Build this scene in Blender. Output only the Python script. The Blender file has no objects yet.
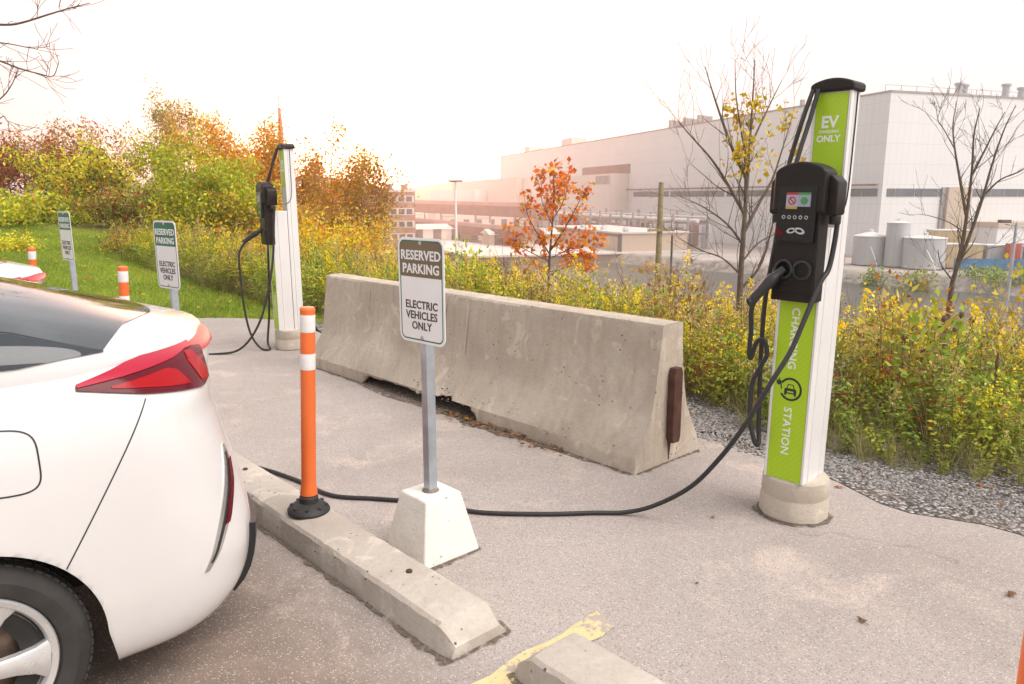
import bpy, bmesh, math, random
import numpy as np
from mathutils import Vector, Matrix, Euler

R = math.radians
scene = bpy.context.scene
COL = scene.collection
random.seed(7)
rng = np.random.default_rng(11)

# ------------------------------------------------------------------ frame of the lot
EYE = 1.6                                   # camera height
PITCH = R(11.0)
FOC = 745.0 / 1024.0                        # focal length over picture width
TH = R(42.8)
AX = Vector((-math.sin(TH), math.cos(TH), 0))     # along the row of wheel stops, going away
BX = Vector((math.cos(TH), math.sin(TH), 0))      # from the stalls towards the river
YAW = math.atan2(AX.y, AX.x)                      # local x = AX, local y = -BX (things face the stalls)

def lot(a, b, z=0.0):
    return Vector((AX.x * a + BX.x * b, AX.y * a + BX.y * b, z))

def ab(x, y):
    return AX.x * x + AX.y * y, BX.x * x + BX.y * y

def lay(px, Y, z=0.0):
    """ground position at bearing px (0..1024 across the view) and forward distance Y"""
    zc = Y * math.cos(PITCH) + (EYE - z) * math.sin(PITCH)
    return Vector(((px - 512) / 745.0 * zc, Y, z))

def smooth(a, b, x):
    t = np.clip((x - a) / (b - a), 0, 1)
    return t * t * (3 - 2 * t)

# ------------------------------------------------------------------ tags
def tag(o, label=None, cat=None, group=None, kind=None):
    if label: o['label'] = label
    if cat: o['category'] = cat
    if group: o['group'] = group
    if kind: o['kind'] = kind
    return o

def empty(name, loc, yaw=0.0, tilt=None):
    o = bpy.data.objects.new(name, None)
    o.location = loc
    o.rotation_euler = (0, 0, yaw)
    if tilt:
        m = Matrix.Rotation(tilt[0], 4, Vector(tilt[1])) @ Matrix.Rotation(yaw, 4, 'Z')
        o.rotation_euler = m.to_euler()
    o.empty_display_size = .2
    COL.objects.link(o)
    return o

def copy_tree(o, parent=None):
    c = o.copy()
    COL.objects.link(c)
    if parent is not None: c.parent = parent
    for ch in list(o.children):
        copy_tree(ch, c)
    return c

# ------------------------------------------------------------------ mesh collector
class MB:
    def __init__(s):
        s.v, s.f, s.m = [], [], []
    def add(s, vs, fs, mi=0, M=None):
        o = len(s.v)
        for v in vs:
            v = Vector(v)
            s.v.append(M @ v if M is not None else v)
        for f in fs:
            s.f.append([i + o for i in f]); s.m.append(mi)
        return s
    def box(s, c, d, mi=0, M=None):
        x, y, z = c; a, b, h = d[0] / 2, d[1] / 2, d[2] / 2
        vs = [(x - a, y - b, z - h), (x + a, y - b, z - h), (x + a, y + b, z - h), (x - a, y + b, z - h),
              (x - a, y - b, z + h), (x + a, y - b, z + h), (x + a, y + b, z + h), (x - a, y + b, z + h)]
        return s.add(vs, [(0, 3, 2, 1), (4, 5, 6, 7), (0, 1, 5, 4), (1, 2, 6, 5), (2, 3, 7, 6), (3, 0, 4, 7)], mi, M)
    def box2(s, lo, hi, mi=0, M=None):
        return s.box([(lo[i] + hi[i]) / 2 for i in range(3)], [hi[i] - lo[i] for i in range(3)], mi, M)
    def lathe(s, prof, n=32, mi=0, M=None, cap=True, axis='z'):
        """prof: list of (r, h)"""
        vs, fs = [], []
        for r, h in prof:
            for k in range(n):
                t = 2 * math.pi * k / n
                p = (r * math.cos(t), r * math.sin(t), h)
                if axis == 'x': p = (h, r * math.cos(t), r * math.sin(t))
                if axis == 'y': p = (r * math.sin(t), h, r * math.cos(t))
                vs.append(p)
        for i in range(len(prof) - 1):
            for k in range(n):
                fs.append((i * n + k, i * n + (k + 1) % n, (i + 1) * n + (k + 1) % n, (i + 1) * n + k))
        if cap:
            fs.append(tuple(reversed(range(n))))
            fs.append(tuple(range((len(prof) - 1) * n, len(prof) * n)))
        return s.add(vs, fs, mi, M)
    def prism(s, poly, t0, t1, fn, mi=0, M=None):
        """poly of (u,v) extruded between t0 and t1; fn(u,v,t)->xyz"""
        n = len(poly)
        vs = [fn(u, v, t0) for u, v in poly] + [fn(u, v, t1) for u, v in poly]
        fs = [tuple(range(n - 1, -1, -1)), tuple(range(n, 2 * n))]
        for i in range(n):
            j = (i + 1) % n
            fs.append((i, j, n + j, n + i))
        return s.add(vs, fs, mi, M)
    def tube(s, pts, r, n=8, mi=0, cap=True):
        pts = [Vector(p) for p in pts]
        rs = r if isinstance(r, (list, tuple)) else [r] * len(pts)
        vs, fs = [], []
        t = (pts[1] - pts[0]).normalized()
        up = Vector((0, 0, 1)) if abs(t.z) < .9 else Vector((1, 0, 0))
        x = t.cross(up).normalized()
        for i, p in enumerate(pts):
            if i < len(pts) - 1 and i > 0: t = (pts[i + 1] - pts[i - 1]).normalized()
            elif i: t = (pts[i] - pts[i - 1]).normalized()
            x = (x - t * x.dot(t)).normalized(); y = t.cross(x)
            for k in range(n):
                q = 2 * math.pi * k / n
                vs.append(p + (x * math.cos(q) + y * math.sin(q)) * rs[i])
        for i in range(len(pts) - 1):
            for k in range(n):
                fs.append((i * n + k, i * n + (k + 1) % n, (i + 1) * n + (k + 1) % n, (i + 1) * n + k))
        if cap:
            fs.append(tuple(reversed(range(n)))); fs.append(tuple(range((len(pts) - 1) * n, len(pts) * n)))
        return s.add(vs, fs, mi)
    def grid(s, P, mi=0, closed=False, flip=False):
        """P: rows of points"""
        n = len(P[0]); vs = [p for row in P for p in row]; fs = []
        for i in range(len(P) - 1):
            for k in range(n if closed else n - 1):
                f = (i * n + k, i * n + (k + 1) % n, (i + 1) * n + (k + 1) % n, (i + 1) * n + k)
                fs.append(f[::-1] if flip else f)
        return s.add(vs, fs, mi)
    def build(s, name, mats, parent=None, smooth=None, bevel=0, seg=2, recalc=True, loc=None, yaw=0.0, modifiers=True):
        me = bpy.data.meshes.new(name)
        me.from_pydata([tuple(v) for v in s.v], [], s.f)
        mats = mats if isinstance(mats, (list, tuple)) else [mats]
        for m in mats: me.materials.append(m)
        if len(mats) > 1: me.polygons.foreach_set('material_index', s.m)
        if recalc:
            bm = bmesh.new(); bm.from_mesh(me)
            bmesh.ops.recalc_face_normals(bm, faces=bm.faces)
            bm.to_mesh(me); bm.free()
        if smooth is not None:
            me.polygons.foreach_set('use_smooth', [True] * len(me.polygons))
            me.set_sharp_from_angle(angle=R(smooth))
        o = bpy.data.objects.new(name, me)
        if bevel:
            b = o.modifiers.new('bevel', 'BEVEL'); b.width = bevel; b.segments = seg
            b.limit_method = 'ANGLE'; b.angle_limit = R(35); b.harden_normals = smooth is not None
        o.parent = parent
        if loc is not None: o.location = loc
        if yaw: o.rotation_euler.z = yaw
        COL.objects.link(o)
        return o

def quads(name, V, F, mats, cols=None, parent=None, smooth=False, fm=None, loc=None):
    """fast builder from numpy arrays: V (n,3), F (m,4)"""
    me = bpy.data.meshes.new(name)
    V = np.ascontiguousarray(V, np.float32); F = np.ascontiguousarray(F, np.int32)
    me.vertices.add(len(V)); me.vertices.foreach_set('co', V.ravel())
    k = F.shape[1]
    me.loops.add(F.size); me.loops.foreach_set('vertex_index', F.ravel())
    me.polygons.add(len(F))
    me.polygons.foreach_set('loop_start', np.arange(0, F.size, k, dtype=np.int32))
    me.polygons.foreach_set('loop_total', np.full(len(F), k, np.int32))
    mats = mats if isinstance(mats, (list, tuple)) else [mats]
    for m in mats: me.materials.append(m)
    if fm is not None: me.polygons.foreach_set('material_index', np.ascontiguousarray(fm, np.int32))
    if smooth: me.polygons.foreach_set('use_smooth', np.ones(len(F), bool))
    if cols is not None:
        at = me.color_attributes.new('Col', 'FLOAT_COLOR', 'POINT')
        c4 = np.ones((len(V), 4), np.float32); c4[:, :3] = cols
        at.data.foreach_set('color', c4.ravel())
    me.update(calc_edges=True); me.validate()
    o = bpy.data.objects.new(name, me); o.parent = parent
    if loc is not None: o.location = loc
    COL.objects.link(o)
    return o

def catmull(pts, n=8):
    P = [Vector(p) for p in pts]; P = [P[0] * 2 - P[1]] + P + [P[-1] * 2 - P[-2]]
    out = []
    for i in range(1, len(P) - 2):
        for k in range(n):
            t = k / n
            a, b, c, d = P[i - 1], P[i], P[i + 1], P[i + 2]
            out.append(.5 * ((2 * b) + (c - a) * t + (2 * a - 5 * b + 4 * c - d) * t * t + (3 * b - a - 3 * c + d) * t ** 3))
    out.append(P[-2])
    return out

def lettering(mb, body, size, M, mi=0, fat=0.0, depth=0.0012, align='CENTER', space=1.0):
    """flat raised letters; M maps text x,y,z to local coordinates"""
    cu = bpy.data.curves.new('lettering', 'FONT')
    cu.body = body; cu.size = size; cu.extrude = depth / 2; cu.offset = fat
    cu.align_x = align; cu.align_y = 'CENTER'; cu.space_character = space; cu.resolution_u = 3
    o = bpy.data.objects.new('lettering', cu); COL.objects.link(o)
    dg = bpy.context.evaluated_depsgraph_get()
    me = bpy.data.meshes.new_from_object(o.evaluated_get(dg))
    mb.add([v.co for v in me.vertices], [list(p.vertices) for p in me.polygons], mi, M)
    bpy.data.objects.remove(o); bpy.data.curves.remove(cu); bpy.data.meshes.remove(me)

def frame(o, x, y, n):
    m = Matrix.Identity(4)
    for i, c in enumerate((x, y, n, o)):
        for j in range(3): m[j][i] = c[j]
    return m

# ------------------------------------------------------------------ materials
class NT:
    def __init__(s, name):
        s.m = bpy.data.materials.new(name); s.m.use_nodes = True
        s.t = s.m.node_tree; s.t.nodes.clear()
        s.out = s.n('ShaderNodeOutputMaterial')
    def n(s, t, **k):
        x = s.t.nodes.new(t)
        for a, b in k.items():
            if a in x.inputs: x.inputs[a].default_value = b
            else: setattr(x, a, b)
        return x
    def l(s, a, b): s.t.links.new(a, b)
    def coord(s, world=False):
        if world: return s.n('ShaderNodeNewGeometry').outputs['Position']
        return s.n('ShaderNodeTexCoord').outputs['Object']
    def noise(s, vec, scale, detail=4, rough=.55, dist=0.0):
        x = s.n('ShaderNodeTexNoise', Scale=scale, Detail=detail, Roughness=rough, Distortion=dist)
        s.l(vec, x.inputs['Vector']); return x.outputs['Fac']
    def voro(s, vec, scale, out='Distance', feature='F1', rnd=1.0):
        x = s.n('ShaderNodeTexVoronoi', feature=feature); x.inputs['Scale'].default_value = scale
        x.inputs['Randomness'].default_value = rnd
        s.l(vec, x.inputs['Vector']); return x.outputs[out]
    def ramp(s, fac, stops, interp='LINEAR'):
        x = s.n('ShaderNodeValToRGB'); r = x.color_ramp; r.interpolation = interp
        while len(r.elements) < len(stops): r.elements.new(.5)
        for e, (p, c) in zip(r.elements, stops):
            e.position = p; e.color = (*c, 1) if len(c) == 3 else c
        s.l(fac, x.inputs['Fac']); return x.outputs['Color']
    def mix(s, fac, a, b, mode='MIX'):
        x = s.n('ShaderNodeMix', data_type='RGBA', blend_type=mode)
        for k, v in ((0, fac), (6, a), (7, b)):
            if hasattr(v, 'is_linked'): s.l(v, x.inputs[k])
            elif k == 0: x.inputs[0].default_value = v
            else: x.inputs[k].default_value = (*v, 1)
        return x.outputs[2]
    def math(s, op, a, b=0.0, clamp=False):
        x = s.n('ShaderNodeMath', operation=op, use_clamp=clamp)
        for k, v in ((0, a), (1, b)):
            if hasattr(v, 'is_linked'): s.l(v, x.inputs[k])
            else: x.inputs[k].default_value = v
        return x.outputs[0]
    def step(s, v, lo, hi):
        x = s.n('ShaderNodeMapRange', interpolation_type='SMOOTHSTEP'); x.inputs[1].default_value = lo; x.inputs[2].default_value = hi
        s.l(v, x.inputs[0]); return x.outputs[0]
    def bump(s, h, strength, dist, prev=None):
        x = s.n('ShaderNodeBump', Strength=strength, Distance=dist); s.l(h, x.inputs['Height'])
        if prev is not None: s.l(prev, x.inputs['Normal'])
        return x.outputs['Normal']
    def bsdf(s, col, rough=.6, metal=0.0, normal=None, **k):
        b = s.n('ShaderNodeBsdfPrincipled')
        for a, v in (('Base Color', col), ('Roughness', rough), ('Metallic', metal)):
            if hasattr(v, 'is_linked'): s.l(v, b.inputs[a])
            else: b.inputs[a].default_value = (*v, 1) if a == 'Base Color' else v
        for a, v in k.items():
            if hasattr(v, 'is_linked'): s.l(v, b.inputs[a])
            else: b.inputs[a].default_value = v
        if normal is not None: s.l(normal, b.inputs['Normal'])
        return b
    def end(s, b):
        s.l(b.outputs[0], s.out.inputs['Surface']); return s.m

def pm(name, col, rough=.5, metal=0.0, var=.12, scale=6.0, bump=0.0, bscale=60.0, fine=0.06, **k):
    """everyday material: base colour with mottling, faint grain and optional bump"""
    t = NT(name); v = t.coord()
    a = t.noise(v, scale, 5, .6); b = t.noise(v, scale * 14, 3, .6)
    d = tuple(c * (1 - var) for c in col); l = tuple(min(1, c * (1 + var * .6)) for c in col)
    c = t.ramp(a, [(.3, d), (.7, l)])
    if fine:
        c = t.mix(t.step(b, .35, .7), c, tuple(x * (1 - fine * 2) for x in col)) if fine > .2 else t.mix(fine, c, t.ramp(b, [(.3, tuple(x * .6 for x in col)), (.7, l)]))
    n = t.bump(t.noise(v, bscale, 4, .6), bump, .01) if bump else None
    rr = t.math('ADD', t.math('MULTIPLY', a, .16), rough - .08)
    return t.end(t.bsdf(c, rr, metal, n, **k))

def leafmat(name, trans=.35, rough=.55):
    t = NT(name)
    a = t.n('ShaderNodeAttribute', attribute_name='Col').outputs['Color']
    b = t.bsdf(a, rough, 0, None, **{'Specular IOR Level': .25})
    tr = t.n('ShaderNodeBsdfTranslucent'); t.l(t.mix(1.0, a, (1.0, .9, .55), 'MULTIPLY'), tr.inputs['Color'])
    mx = t.n('ShaderNodeMixShader', Fac=trans); t.l(b.outputs[0], mx.inputs[1]); t.l(tr.outputs[0], mx.inputs[2])
    t.l(mx.outputs[0], t.out.inputs['Surface'])
    return t.m

def concrete(name, base, dark, streak=.4, pores=.5, world=False, warm=(.40, .30, .22)):
    t = NT(name); v = t.coord()
    big = t.noise(v, 2.2, 6, .62); fine = t.noise(v, 45, 5, .7)
    mp = t.n('ShaderNodeMapping'); mp.inputs['Scale'].default_value = (9, 9, .9); t.l(v, mp.inputs['Vector'])
    st = t.noise(mp.outputs[0], 1.6, 5, .65)
    c = t.ramp(big, [(.28, dark), (.72, base)])
    c = t.mix(t.math('MULTIPLY', t.step(st, .45, .78), streak), c, warm)
    c = t.mix(t.math('MULTIPLY', t.step(fine, .5, .8), .35), c, tuple(x * .7 for x in dark))
    mid = t.noise(v, 9, 6, .7)
    c = t.mix(t.math('MULTIPLY', t.step(mid, .42, .72), .45), c, tuple(x * .62 for x in base))
    c = t.mix(t.math('MULTIPLY', t.step(t.noise(v, 5, 4, .6, 1.2), .56, .68), .35), c, tuple(min(.8, x * 1.3) for x in base))
    pv = t.voro(v, 21); psel = t.noise(v, 6, 2)
    pore = t.math('MULTIPLY', t.math('SUBTRACT', 1.0, t.step(pv, .07, .15)), t.step(psel, .46, .56))
    c = t.mix(t.math('MULTIPLY', pore, pores), c, (.10, .08, .065))
    h = t.math('SUBTRACT', t.math('ADD', t.math('MULTIPLY', fine, .5), t.math('MULTIPLY', big, .6)), t.math('MULTIPLY', pore, .8))
    n = t.bump(h, .7, .014)
    return t.end(t.bsdf(c, .88, 0, n, **{'Specular IOR Level': .25}))

M = {}
def asphalt():
    t = NT('asphalt'); v = t.coord(True)
    sep = t.n('ShaderNodeSeparateXYZ'); t.l(v, sep.inputs[0])
    bco = t.math('ADD', t.math('MULTIPLY', sep.outputs[0], BX.x), t.math('MULTIPLY', sep.outputs[1], BX.y))
    aco = t.math('ADD', t.math('MULTIPLY', sep.outputs[0], AX.x), t.math('MULTIPLY', sep.outputs[1], AX.y))
    big = t.noise(v, .55, 5, .6, .4); mid = t.noise(v, 2.6, 6, .65, .6); grit = t.noise(v, 60, 4, .75)
    c = t.ramp(big, [(.32, (.32, .272, .250)), (.68, (.425, .372, .346))])
    # sandy dust lying in swirls
    dust = t.math('MULTIPLY', t.step(mid, .47, .68), t.step(t.noise(v, 1.1, 4, .55, 1.6), .42, .62))
    c = t.mix(t.math('MULTIPLY', dust, .62), c, (.56, .46, .395))
    # brown oily stall in front of the wheel stops
    st = t.math('SUBTRACT', 1.0, t.step(t.math('ADD', bco, t.math('MULTIPLY', mid, .5)), 1.2, 1.95))
    st = t.math('MULTIPLY', st, t.step(aco, 1.35, 2.0))
    c = t.mix(t.math('MULTIPLY', st, .72), c, t.ramp(mid, [(.3, (.085, .058, .042)), (.7, (.21, .145, .105))]))
    # stones of the aggregate
    cell = t.n('ShaderNodeTexVoronoi'); cell.inputs['Scale'].default_value = 145; t.l(v, cell.inputs['Vector'])
    cc = t.n('ShaderNodeSeparateColor'); t.l(cell.outputs['Color'], cc.inputs[0])
    pale = t.math('MULTIPLY', t.step(cc.outputs[0], .66, .9), t.math('SUBTRACT', 1.0, t.step(cell.outputs['Distance'], .3, .55)))
    darkp = t.math('MULTIPLY', t.step(cc.outputs[1], .58, .85), t.math('SUBTRACT', 1.0, t.step(cell.outputs['Distance'], .3, .6)))
    c = t.mix(t.math('MULTIPLY', pale, .55), c, (.72, .655, .60))
    c = t.mix(t.math('MULTIPLY', darkp, .75), c, (.17, .145, .13))
    c = t.mix(t.math('MULTIPLY', t.step(grit, .5, .75), .4), c, (.22, .175, .16))
    # hairline cracks
    wob = t.n('ShaderNodeVectorMath', operation='ADD'); nz = t.n('ShaderNodeTexNoise', Scale=1.7, Detail=4); t.l(v, nz.inputs['Vector'])
    t.l(v, wob.inputs[0]); t.l(nz.outputs['Color'], wob.inputs[1])
    cr = t.voro(wob.outputs[0], .42, 'Distance', 'DISTANCE_TO_EDGE')
    crack = t.math('MULTIPLY', t.math('SUBTRACT', 1.0, t.step(cr, .001, .006)), t.step(t.noise(v, .9, 2), .5, .58))
    c = t.mix(t.math('MULTIPLY', crack, .25), c, (.12, .095, .08))
    h = t.math('ADD', t.math('MULTIPLY', t.math('SUBTRACT', 1.0, cell.outputs['Distance']), .6), t.math('MULTIPLY', grit, .7))
    n = t.bump(h, .55, .006)
    n = t.bump(mid, .25, .05, n)
    return t.end(t.bsdf(c, .9, 0, n, **{'Specular IOR Level': .25}))

M['asphalt'] = asphalt()
M['barrier'] = concrete('barrier_concrete', (.56, .49, .41), (.37, .31, .25), .6, .9, warm=(.36, .27, .20))
M['stop'] = concrete('stop_concrete', (.56, .50, .44), (.36, .315, .275), .35, .95)
M['base'] = concrete('footing_concrete', (.60, .54, .46), (.44, .38, .31), .3, .6)
M['block'] = concrete('painted_concrete', (.82, .78, .73), (.70, .65, .59), .15, .35, warm=(.6, .5, .4))
M['rubble'] = pm('rubble', (.22, .185, .15), .9, var=.5, scale=18, bump=.6, bscale=50)
M['orange'] = pm('orange_plastic', (.78, .155, .03), .42, var=.1, scale=4, bump=.03)
M['band'] = pm('reflective_white', (.78, .76, .74), .35, var=.08, scale=30)
M['rubber'] = pm('black_rubber', (.022, .021, .021), .62, var=.3, scale=10, bump=.1)
M['galv'] = pm('galvanised_steel', (.46, .50, .55), .42, .75, var=.25, scale=9, bump=.03)
M['signwhite'] = pm('sign_white', (.80, .78, .78), .4, var=.03)
M['signgreen'] = pm('sign_green', (.012, .13, .085), .4, var=.1)
M['signbronze'] = pm('sign_sun_faded', (.165, .115, .062), .4, var=.1)
M['signtext'] = pm('sign_text', (.055, .035, .035), .5, var=.1)
M['bolt'] = pm('bolt_steel', (.5, .49, .47), .35, .9)
M['rust'] = pm('rusty_steel', (.095, .040, .026), .75, .2, var=.5, scale=14, bump=.25, bscale=90)
M['black'] = pm('charcoal_plastic', (.017, .0125, .0115), .42, var=.2, scale=5, bump=.05, bscale=220, **{'Specular IOR Level': .22})
M['glossblack'] = pm('gloss_black', (.010, .008, .008), .14, var=.1, **{'Specular IOR Level': .3})
M['alu'] = pm('white_aluminium', (.76, .74, .73), .33, .15, var=.05, scale=3)
M['alugrey'] = pm('grey_aluminium', (.55, .54, .54), .35, .5, var=.06)
def limepanel():
    t = NT('lime_panel'); v = t.coord()
    w = t.n('ShaderNodeTexWave', Scale=22.0, Distortion=0.0); w.bands_direction = 'DIAGONAL'; t.l(v, w.inputs['Vector'])
    c = t.mix(t.math('MULTIPLY', w.outputs['Fac'], .4), (.40, .60, .012), (.34, .53, .01))
    c = t.mix(t.math('MULTIPLY', t.step(t.noise(v, 7, 5), .5, .8), .2), c, (.46, .62, .08))
    return t.end(t.bsdf(c, .38))
M['lime'] = limepanel()
M['white'] = pm('white_vinyl', (.82, .82, .80), .4, var=.03)
M['ink'] = pm('black_vinyl', (.02, .02, .02), .45)
M['cable'] = pm('cable_rubber', (.020, .019, .019), .55, var=.2, scale=40)
def screen(name, col, e):
    t = NT(name); v = t.coord(); n = t.noise(v, 60, 2)
    c = t.mix(t.math('MULTIPLY', n, .15), col, tuple(x * .8 for x in col))
    b = t.bsdf(tuple(x * .3 for x in col), .25); t.l(c, b.inputs['Emission Color']); b.inputs['Emission Strength'].default_value = e
    return t.end(b)
M['scr_white'] = screen('screen_white', (.75, .68, .85), .06)
M['scr_lilac'] = screen('screen_lilac', (.62, .6, .85), .06)
M['scr_red'] = screen('screen_red', (.75, .06, .08), .06)
M['scr_green'] = screen('screen_green', (.12, .5, .14), .06)
M['scr_yellow'] = screen('screen_yellow', (.85, .6, .05), .06)
M['yellow'] = None
def yellowpaint():
    t = NT('worn_yellow_paint'); v = t.coord(True)
    w = t.noise(v, 9, 6, .7); f = t.noise(v, 70, 3, .7)
    c = t.ramp(w, [(.3, (.56, .44, .20)), (.7, (.66, .55, .31))])
    gone = t.math('MAXIMUM', t.step(t.noise(v, 7.5, 6, .8), .52, .57), t.step(f, .6, .72))
    c = t.mix(t.math('MULTIPLY', gone, .97), c, (.36, .30, .275))
    return t.end(t.bsdf(c, .8, 0, t.bump(f, .4, .004)))
M['yellow'] = yellowpaint()
M['paint'] = None
def carpaint(name, col):
    t = NT(name); v = t.coord()
    d = t.noise(v, 3.5, 5, .6); sp = t.voro(v, 55)
    c = t.ramp(d, [(.3, tuple(x * .965 for x in col)), (.7, col)])
    low = t.n('ShaderNodeSeparateXYZ'); t.l(v, low.inputs[0])
    grime = t.math('MULTIPLY', t.math('SUBTRACT', 1.0, t.step(low.outputs[2], .2, .62)), t.step(t.noise(v, 14, 5, .7), .5, .8))
    spots = t.math('MULTIPLY', t.math('SUBTRACT', 1.0, t.step(sp, .03, .09)), t.step(t.noise(v, 6, 2), .52, .62))
    c = t.mix(t.math('MULTIPLY', grime, .3), c, (.5, .42, .35))
    c = t.mix(t.math('MULTIPLY', spots, .25), c, (.55, .48, .42))
    return t.end(t.bsdf(c, .22, 0, None, **{'Coat Weight': .6, 'Coat Roughness': .06}))
M['paint'] = carpaint('white_car_paint', (.625, .605, .60))
M['under'] = pm('underbody_black', (.014, .013, .013), .85, var=.3)
M['trim'] = pm('black_trim', (.018, .018, .019), .42, var=.15, bump=.05, bscale=300)
def glass(name, tint, rough=.03):
    t = NT(name); v = t.coord()
    c = t.mix(t.step(t.noise(v, 5, 4), .4, .7), tint, tuple(x * 1.3 for x in tint))
    return t.end(t.bsdf(c, rough, 0, None, **{'Specular IOR Level': .5}))
M['carglass'] = glass('tinted_car_glass', (.030, .036, .042))
def rearglass():
    t = NT('sky_tinted_glass'); v = t.coord()
    c = t.mix(t.step(t.noise(v, 4, 4), .4, .7), (.05, .058, .065), (.075, .085, .092))
    return t.end(t.bsdf(c, .05, 0, None, **{'IOR': 1.75, 'Coat Weight': .5, 'Coat Roughness': .03}))
M['rearglass'] = rearglass()
def lens(name, col, rough=.16):
    t = NT(name); v = t.coord()
    w = t.n('ShaderNodeTexWave', Scale=60.0); w.bands_direction = 'Y'; t.l(v, w.inputs['Vector'])
    c = t.mix(t.math('MULTIPLY', w.outputs['Fac'], .3), col, tuple(x * .6 for x in col))
    return t.end(t.bsdf(c, rough, 0, None, **{'Specular IOR Level': .22}))
M['lensred'] = lens('bright_red_lens', (.34, .003, .007))
M['lensdark'] = lens('dark_red_lens', (.105, .003, .010))
M['lensbar'] = lens('crimson_lens', (.40, .014, .04), .38)
M['chrome'] = pm('brushed_chrome', (.6, .6, .6), .25, .9, var=.1)
M['rim'] = pm('silver_alloy', (.70, .69, .69), .28, .55, var=.06)
M['tyre'] = pm('tyre_rubber', (.035, .032, .030), .82, var=.35, scale=12, bump=.15, bscale=80)
M['brake'] = pm('worn_brake_steel', (.20, .14, .11), .5, .7, var=.5, scale=20)
M['leaf'] = leafmat('foliage', .38)
M['leafdry'] = leafmat('dry_stems', .15, .8)
M['bark'] = pm('grey_brown_bark', (.135, .10, .078), .9, var=.45, scale=14, bump=.5, bscale=40)
M['palebark'] = pm('pale_bark', (.24, .185, .14), .85, var=.35, scale=20, bump=.3)
M['twig'] = pm('dark_twig', (.11, .075, .06), .85, var=.3, scale=20)
M['polewood'] = pm('weathered_pole_wood', (.29, .235, .13), .85, var=.3, scale=8, bump=.4, bscale=30)

# ------------------------------------------------------------------ camera, sky, sun
cam = bpy.data.cameras.new('camera'); cam.sensor_width = 36; cam.lens = 36 * FOC
cam.clip_start = .02; cam.clip_end = 6000
co = bpy.data.objects.new('camera', cam); co.location = (0, 0, EYE); co.rotation_euler = (R(90) - PITCH, 0, 0)
COL.objects.link(co); scene.camera = co

SUN_EL, SUN_AZ = R(52), R(118)             # azimuth from +Y clockwise: behind the viewer's right shoulder
w = bpy.data.worlds.new('World'); scene.world = w; w.use_nodes = True
nt = w.node_tree; nt.nodes.clear()
sky = nt.nodes.new('ShaderNodeTexSky'); sky.sky_type = 'NISHITA'; sky.sun_disc = False
sky.sun_elevation = SUN_EL; sky.sun_rotation = SUN_AZ; sky.dust_density = 4.0; sky.air_density = 1.0
cloud = nt.nodes.new('ShaderNodeTexNoise'); cloud.inputs['Scale'].default_value = 1.6; cloud.inputs['Detail'].default_value = 5
tc = nt.nodes.new('ShaderNodeTexCoord'); mp = nt.nodes.new('ShaderNodeMapping'); mp.inputs['Scale'].default_value = (1, 1, 3.5)
nt.links.new(tc.outputs['Generated'], mp.inputs['Vector']); nt.links.new(mp.outputs[0], cloud.inputs['Vector'])
cr = nt.nodes.new('ShaderNodeValToRGB')
cr.color_ramp.elements[0].position = .3; cr.color_ramp.elements[0].color = (5.9, 5.75, 5.75, 1)
cr.color_ramp.elements[1].position = .75; cr.color_ramp.elements[1].color = (7.7, 7.5, 7.45, 1)
nt.links.new(cloud.outputs['Fac'], cr.inputs['Fac'])
mx = nt.nodes.new('ShaderNodeMix'); mx.data_type = 'RGBA'; mx.inputs[0].default_value = .9
nt.links.new(sky.outputs[0], mx.inputs[6]); nt.links.new(cr.outputs[0], mx.inputs[7])
bg = nt.nodes.new('ShaderNodeBackground'); bg.inputs['Strength'].default_value = .067
# warm glow added to the sky to imitate a flare; no sun stands there
az, el = R(-9), R(5); gd = (math.sin(az) * math.cos(el), math.cos(az) * math.cos(el), math.sin(el))
dt = nt.nodes.new('ShaderNodeVectorMath'); dt.operation = 'DOT_PRODUCT'; dt.inputs[1].default_value = gd; nt.links.new(tc.outputs['Generated'], dt.inputs[0])
mxx = nt.nodes.new('ShaderNodeMath'); mxx.operation = 'MAXIMUM'; mxx.inputs[1].default_value = 0; nt.links.new(dt.outputs['Value'], mxx.inputs[0])
pw = nt.nodes.new('ShaderNodeMath'); pw.operation = 'POWER'; pw.inputs[1].default_value = 85; nt.links.new(mxx.outputs[0], pw.inputs[0])
gl = nt.nodes.new('ShaderNodeVectorMath'); gl.operation = 'SCALE'; gl.inputs[0].default_value = (235, 100, 58); nt.links.new(pw.outputs[0], gl.inputs['Scale'])
ad = nt.nodes.new('ShaderNodeVectorMath'); ad.operation = 'ADD'; nt.links.new(mx.outputs[2], ad.inputs[0]); nt.links.new(gl.outputs[0], ad.inputs[1])
nt.links.new(ad.outputs[0], bg.inputs['Color'])
wo = nt.nodes.new('ShaderNodeOutputWorld'); nt.links.new(bg.outputs[0], wo.inputs['Surface'])

sl = bpy.data.lights.new('sun', 'SUN'); sl.energy = 1.5; sl.angle = R(45); sl.color = (1.0, .95, .89)
so = bpy.data.objects.new('sun', sl)
so.rotation_euler = (R(90) - SUN_EL, 0, math.pi - SUN_AZ)
COL.objects.link(so)
vs = scene.view_settings; vs.view_transform = 'Standard'; vs.look = 'None'; vs.gamma = 1; vs.use_curve_mapping = False
vs.exposure = 1.27
scene.render.engine = 'CYCLES'
scene.cycles.use_denoising = True
try: scene.cycles.denoiser = 'OPENIMAGEDENOISE'
except Exception: pass
scene.cycles.max_bounces = 7; scene.cycles.volume_bounces = 1; scene.cycles.transparent_max_bounces = 8
scene.cycles.use_fast_gi = False
scene.cycles.sample_clamp_indirect = 8

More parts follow.
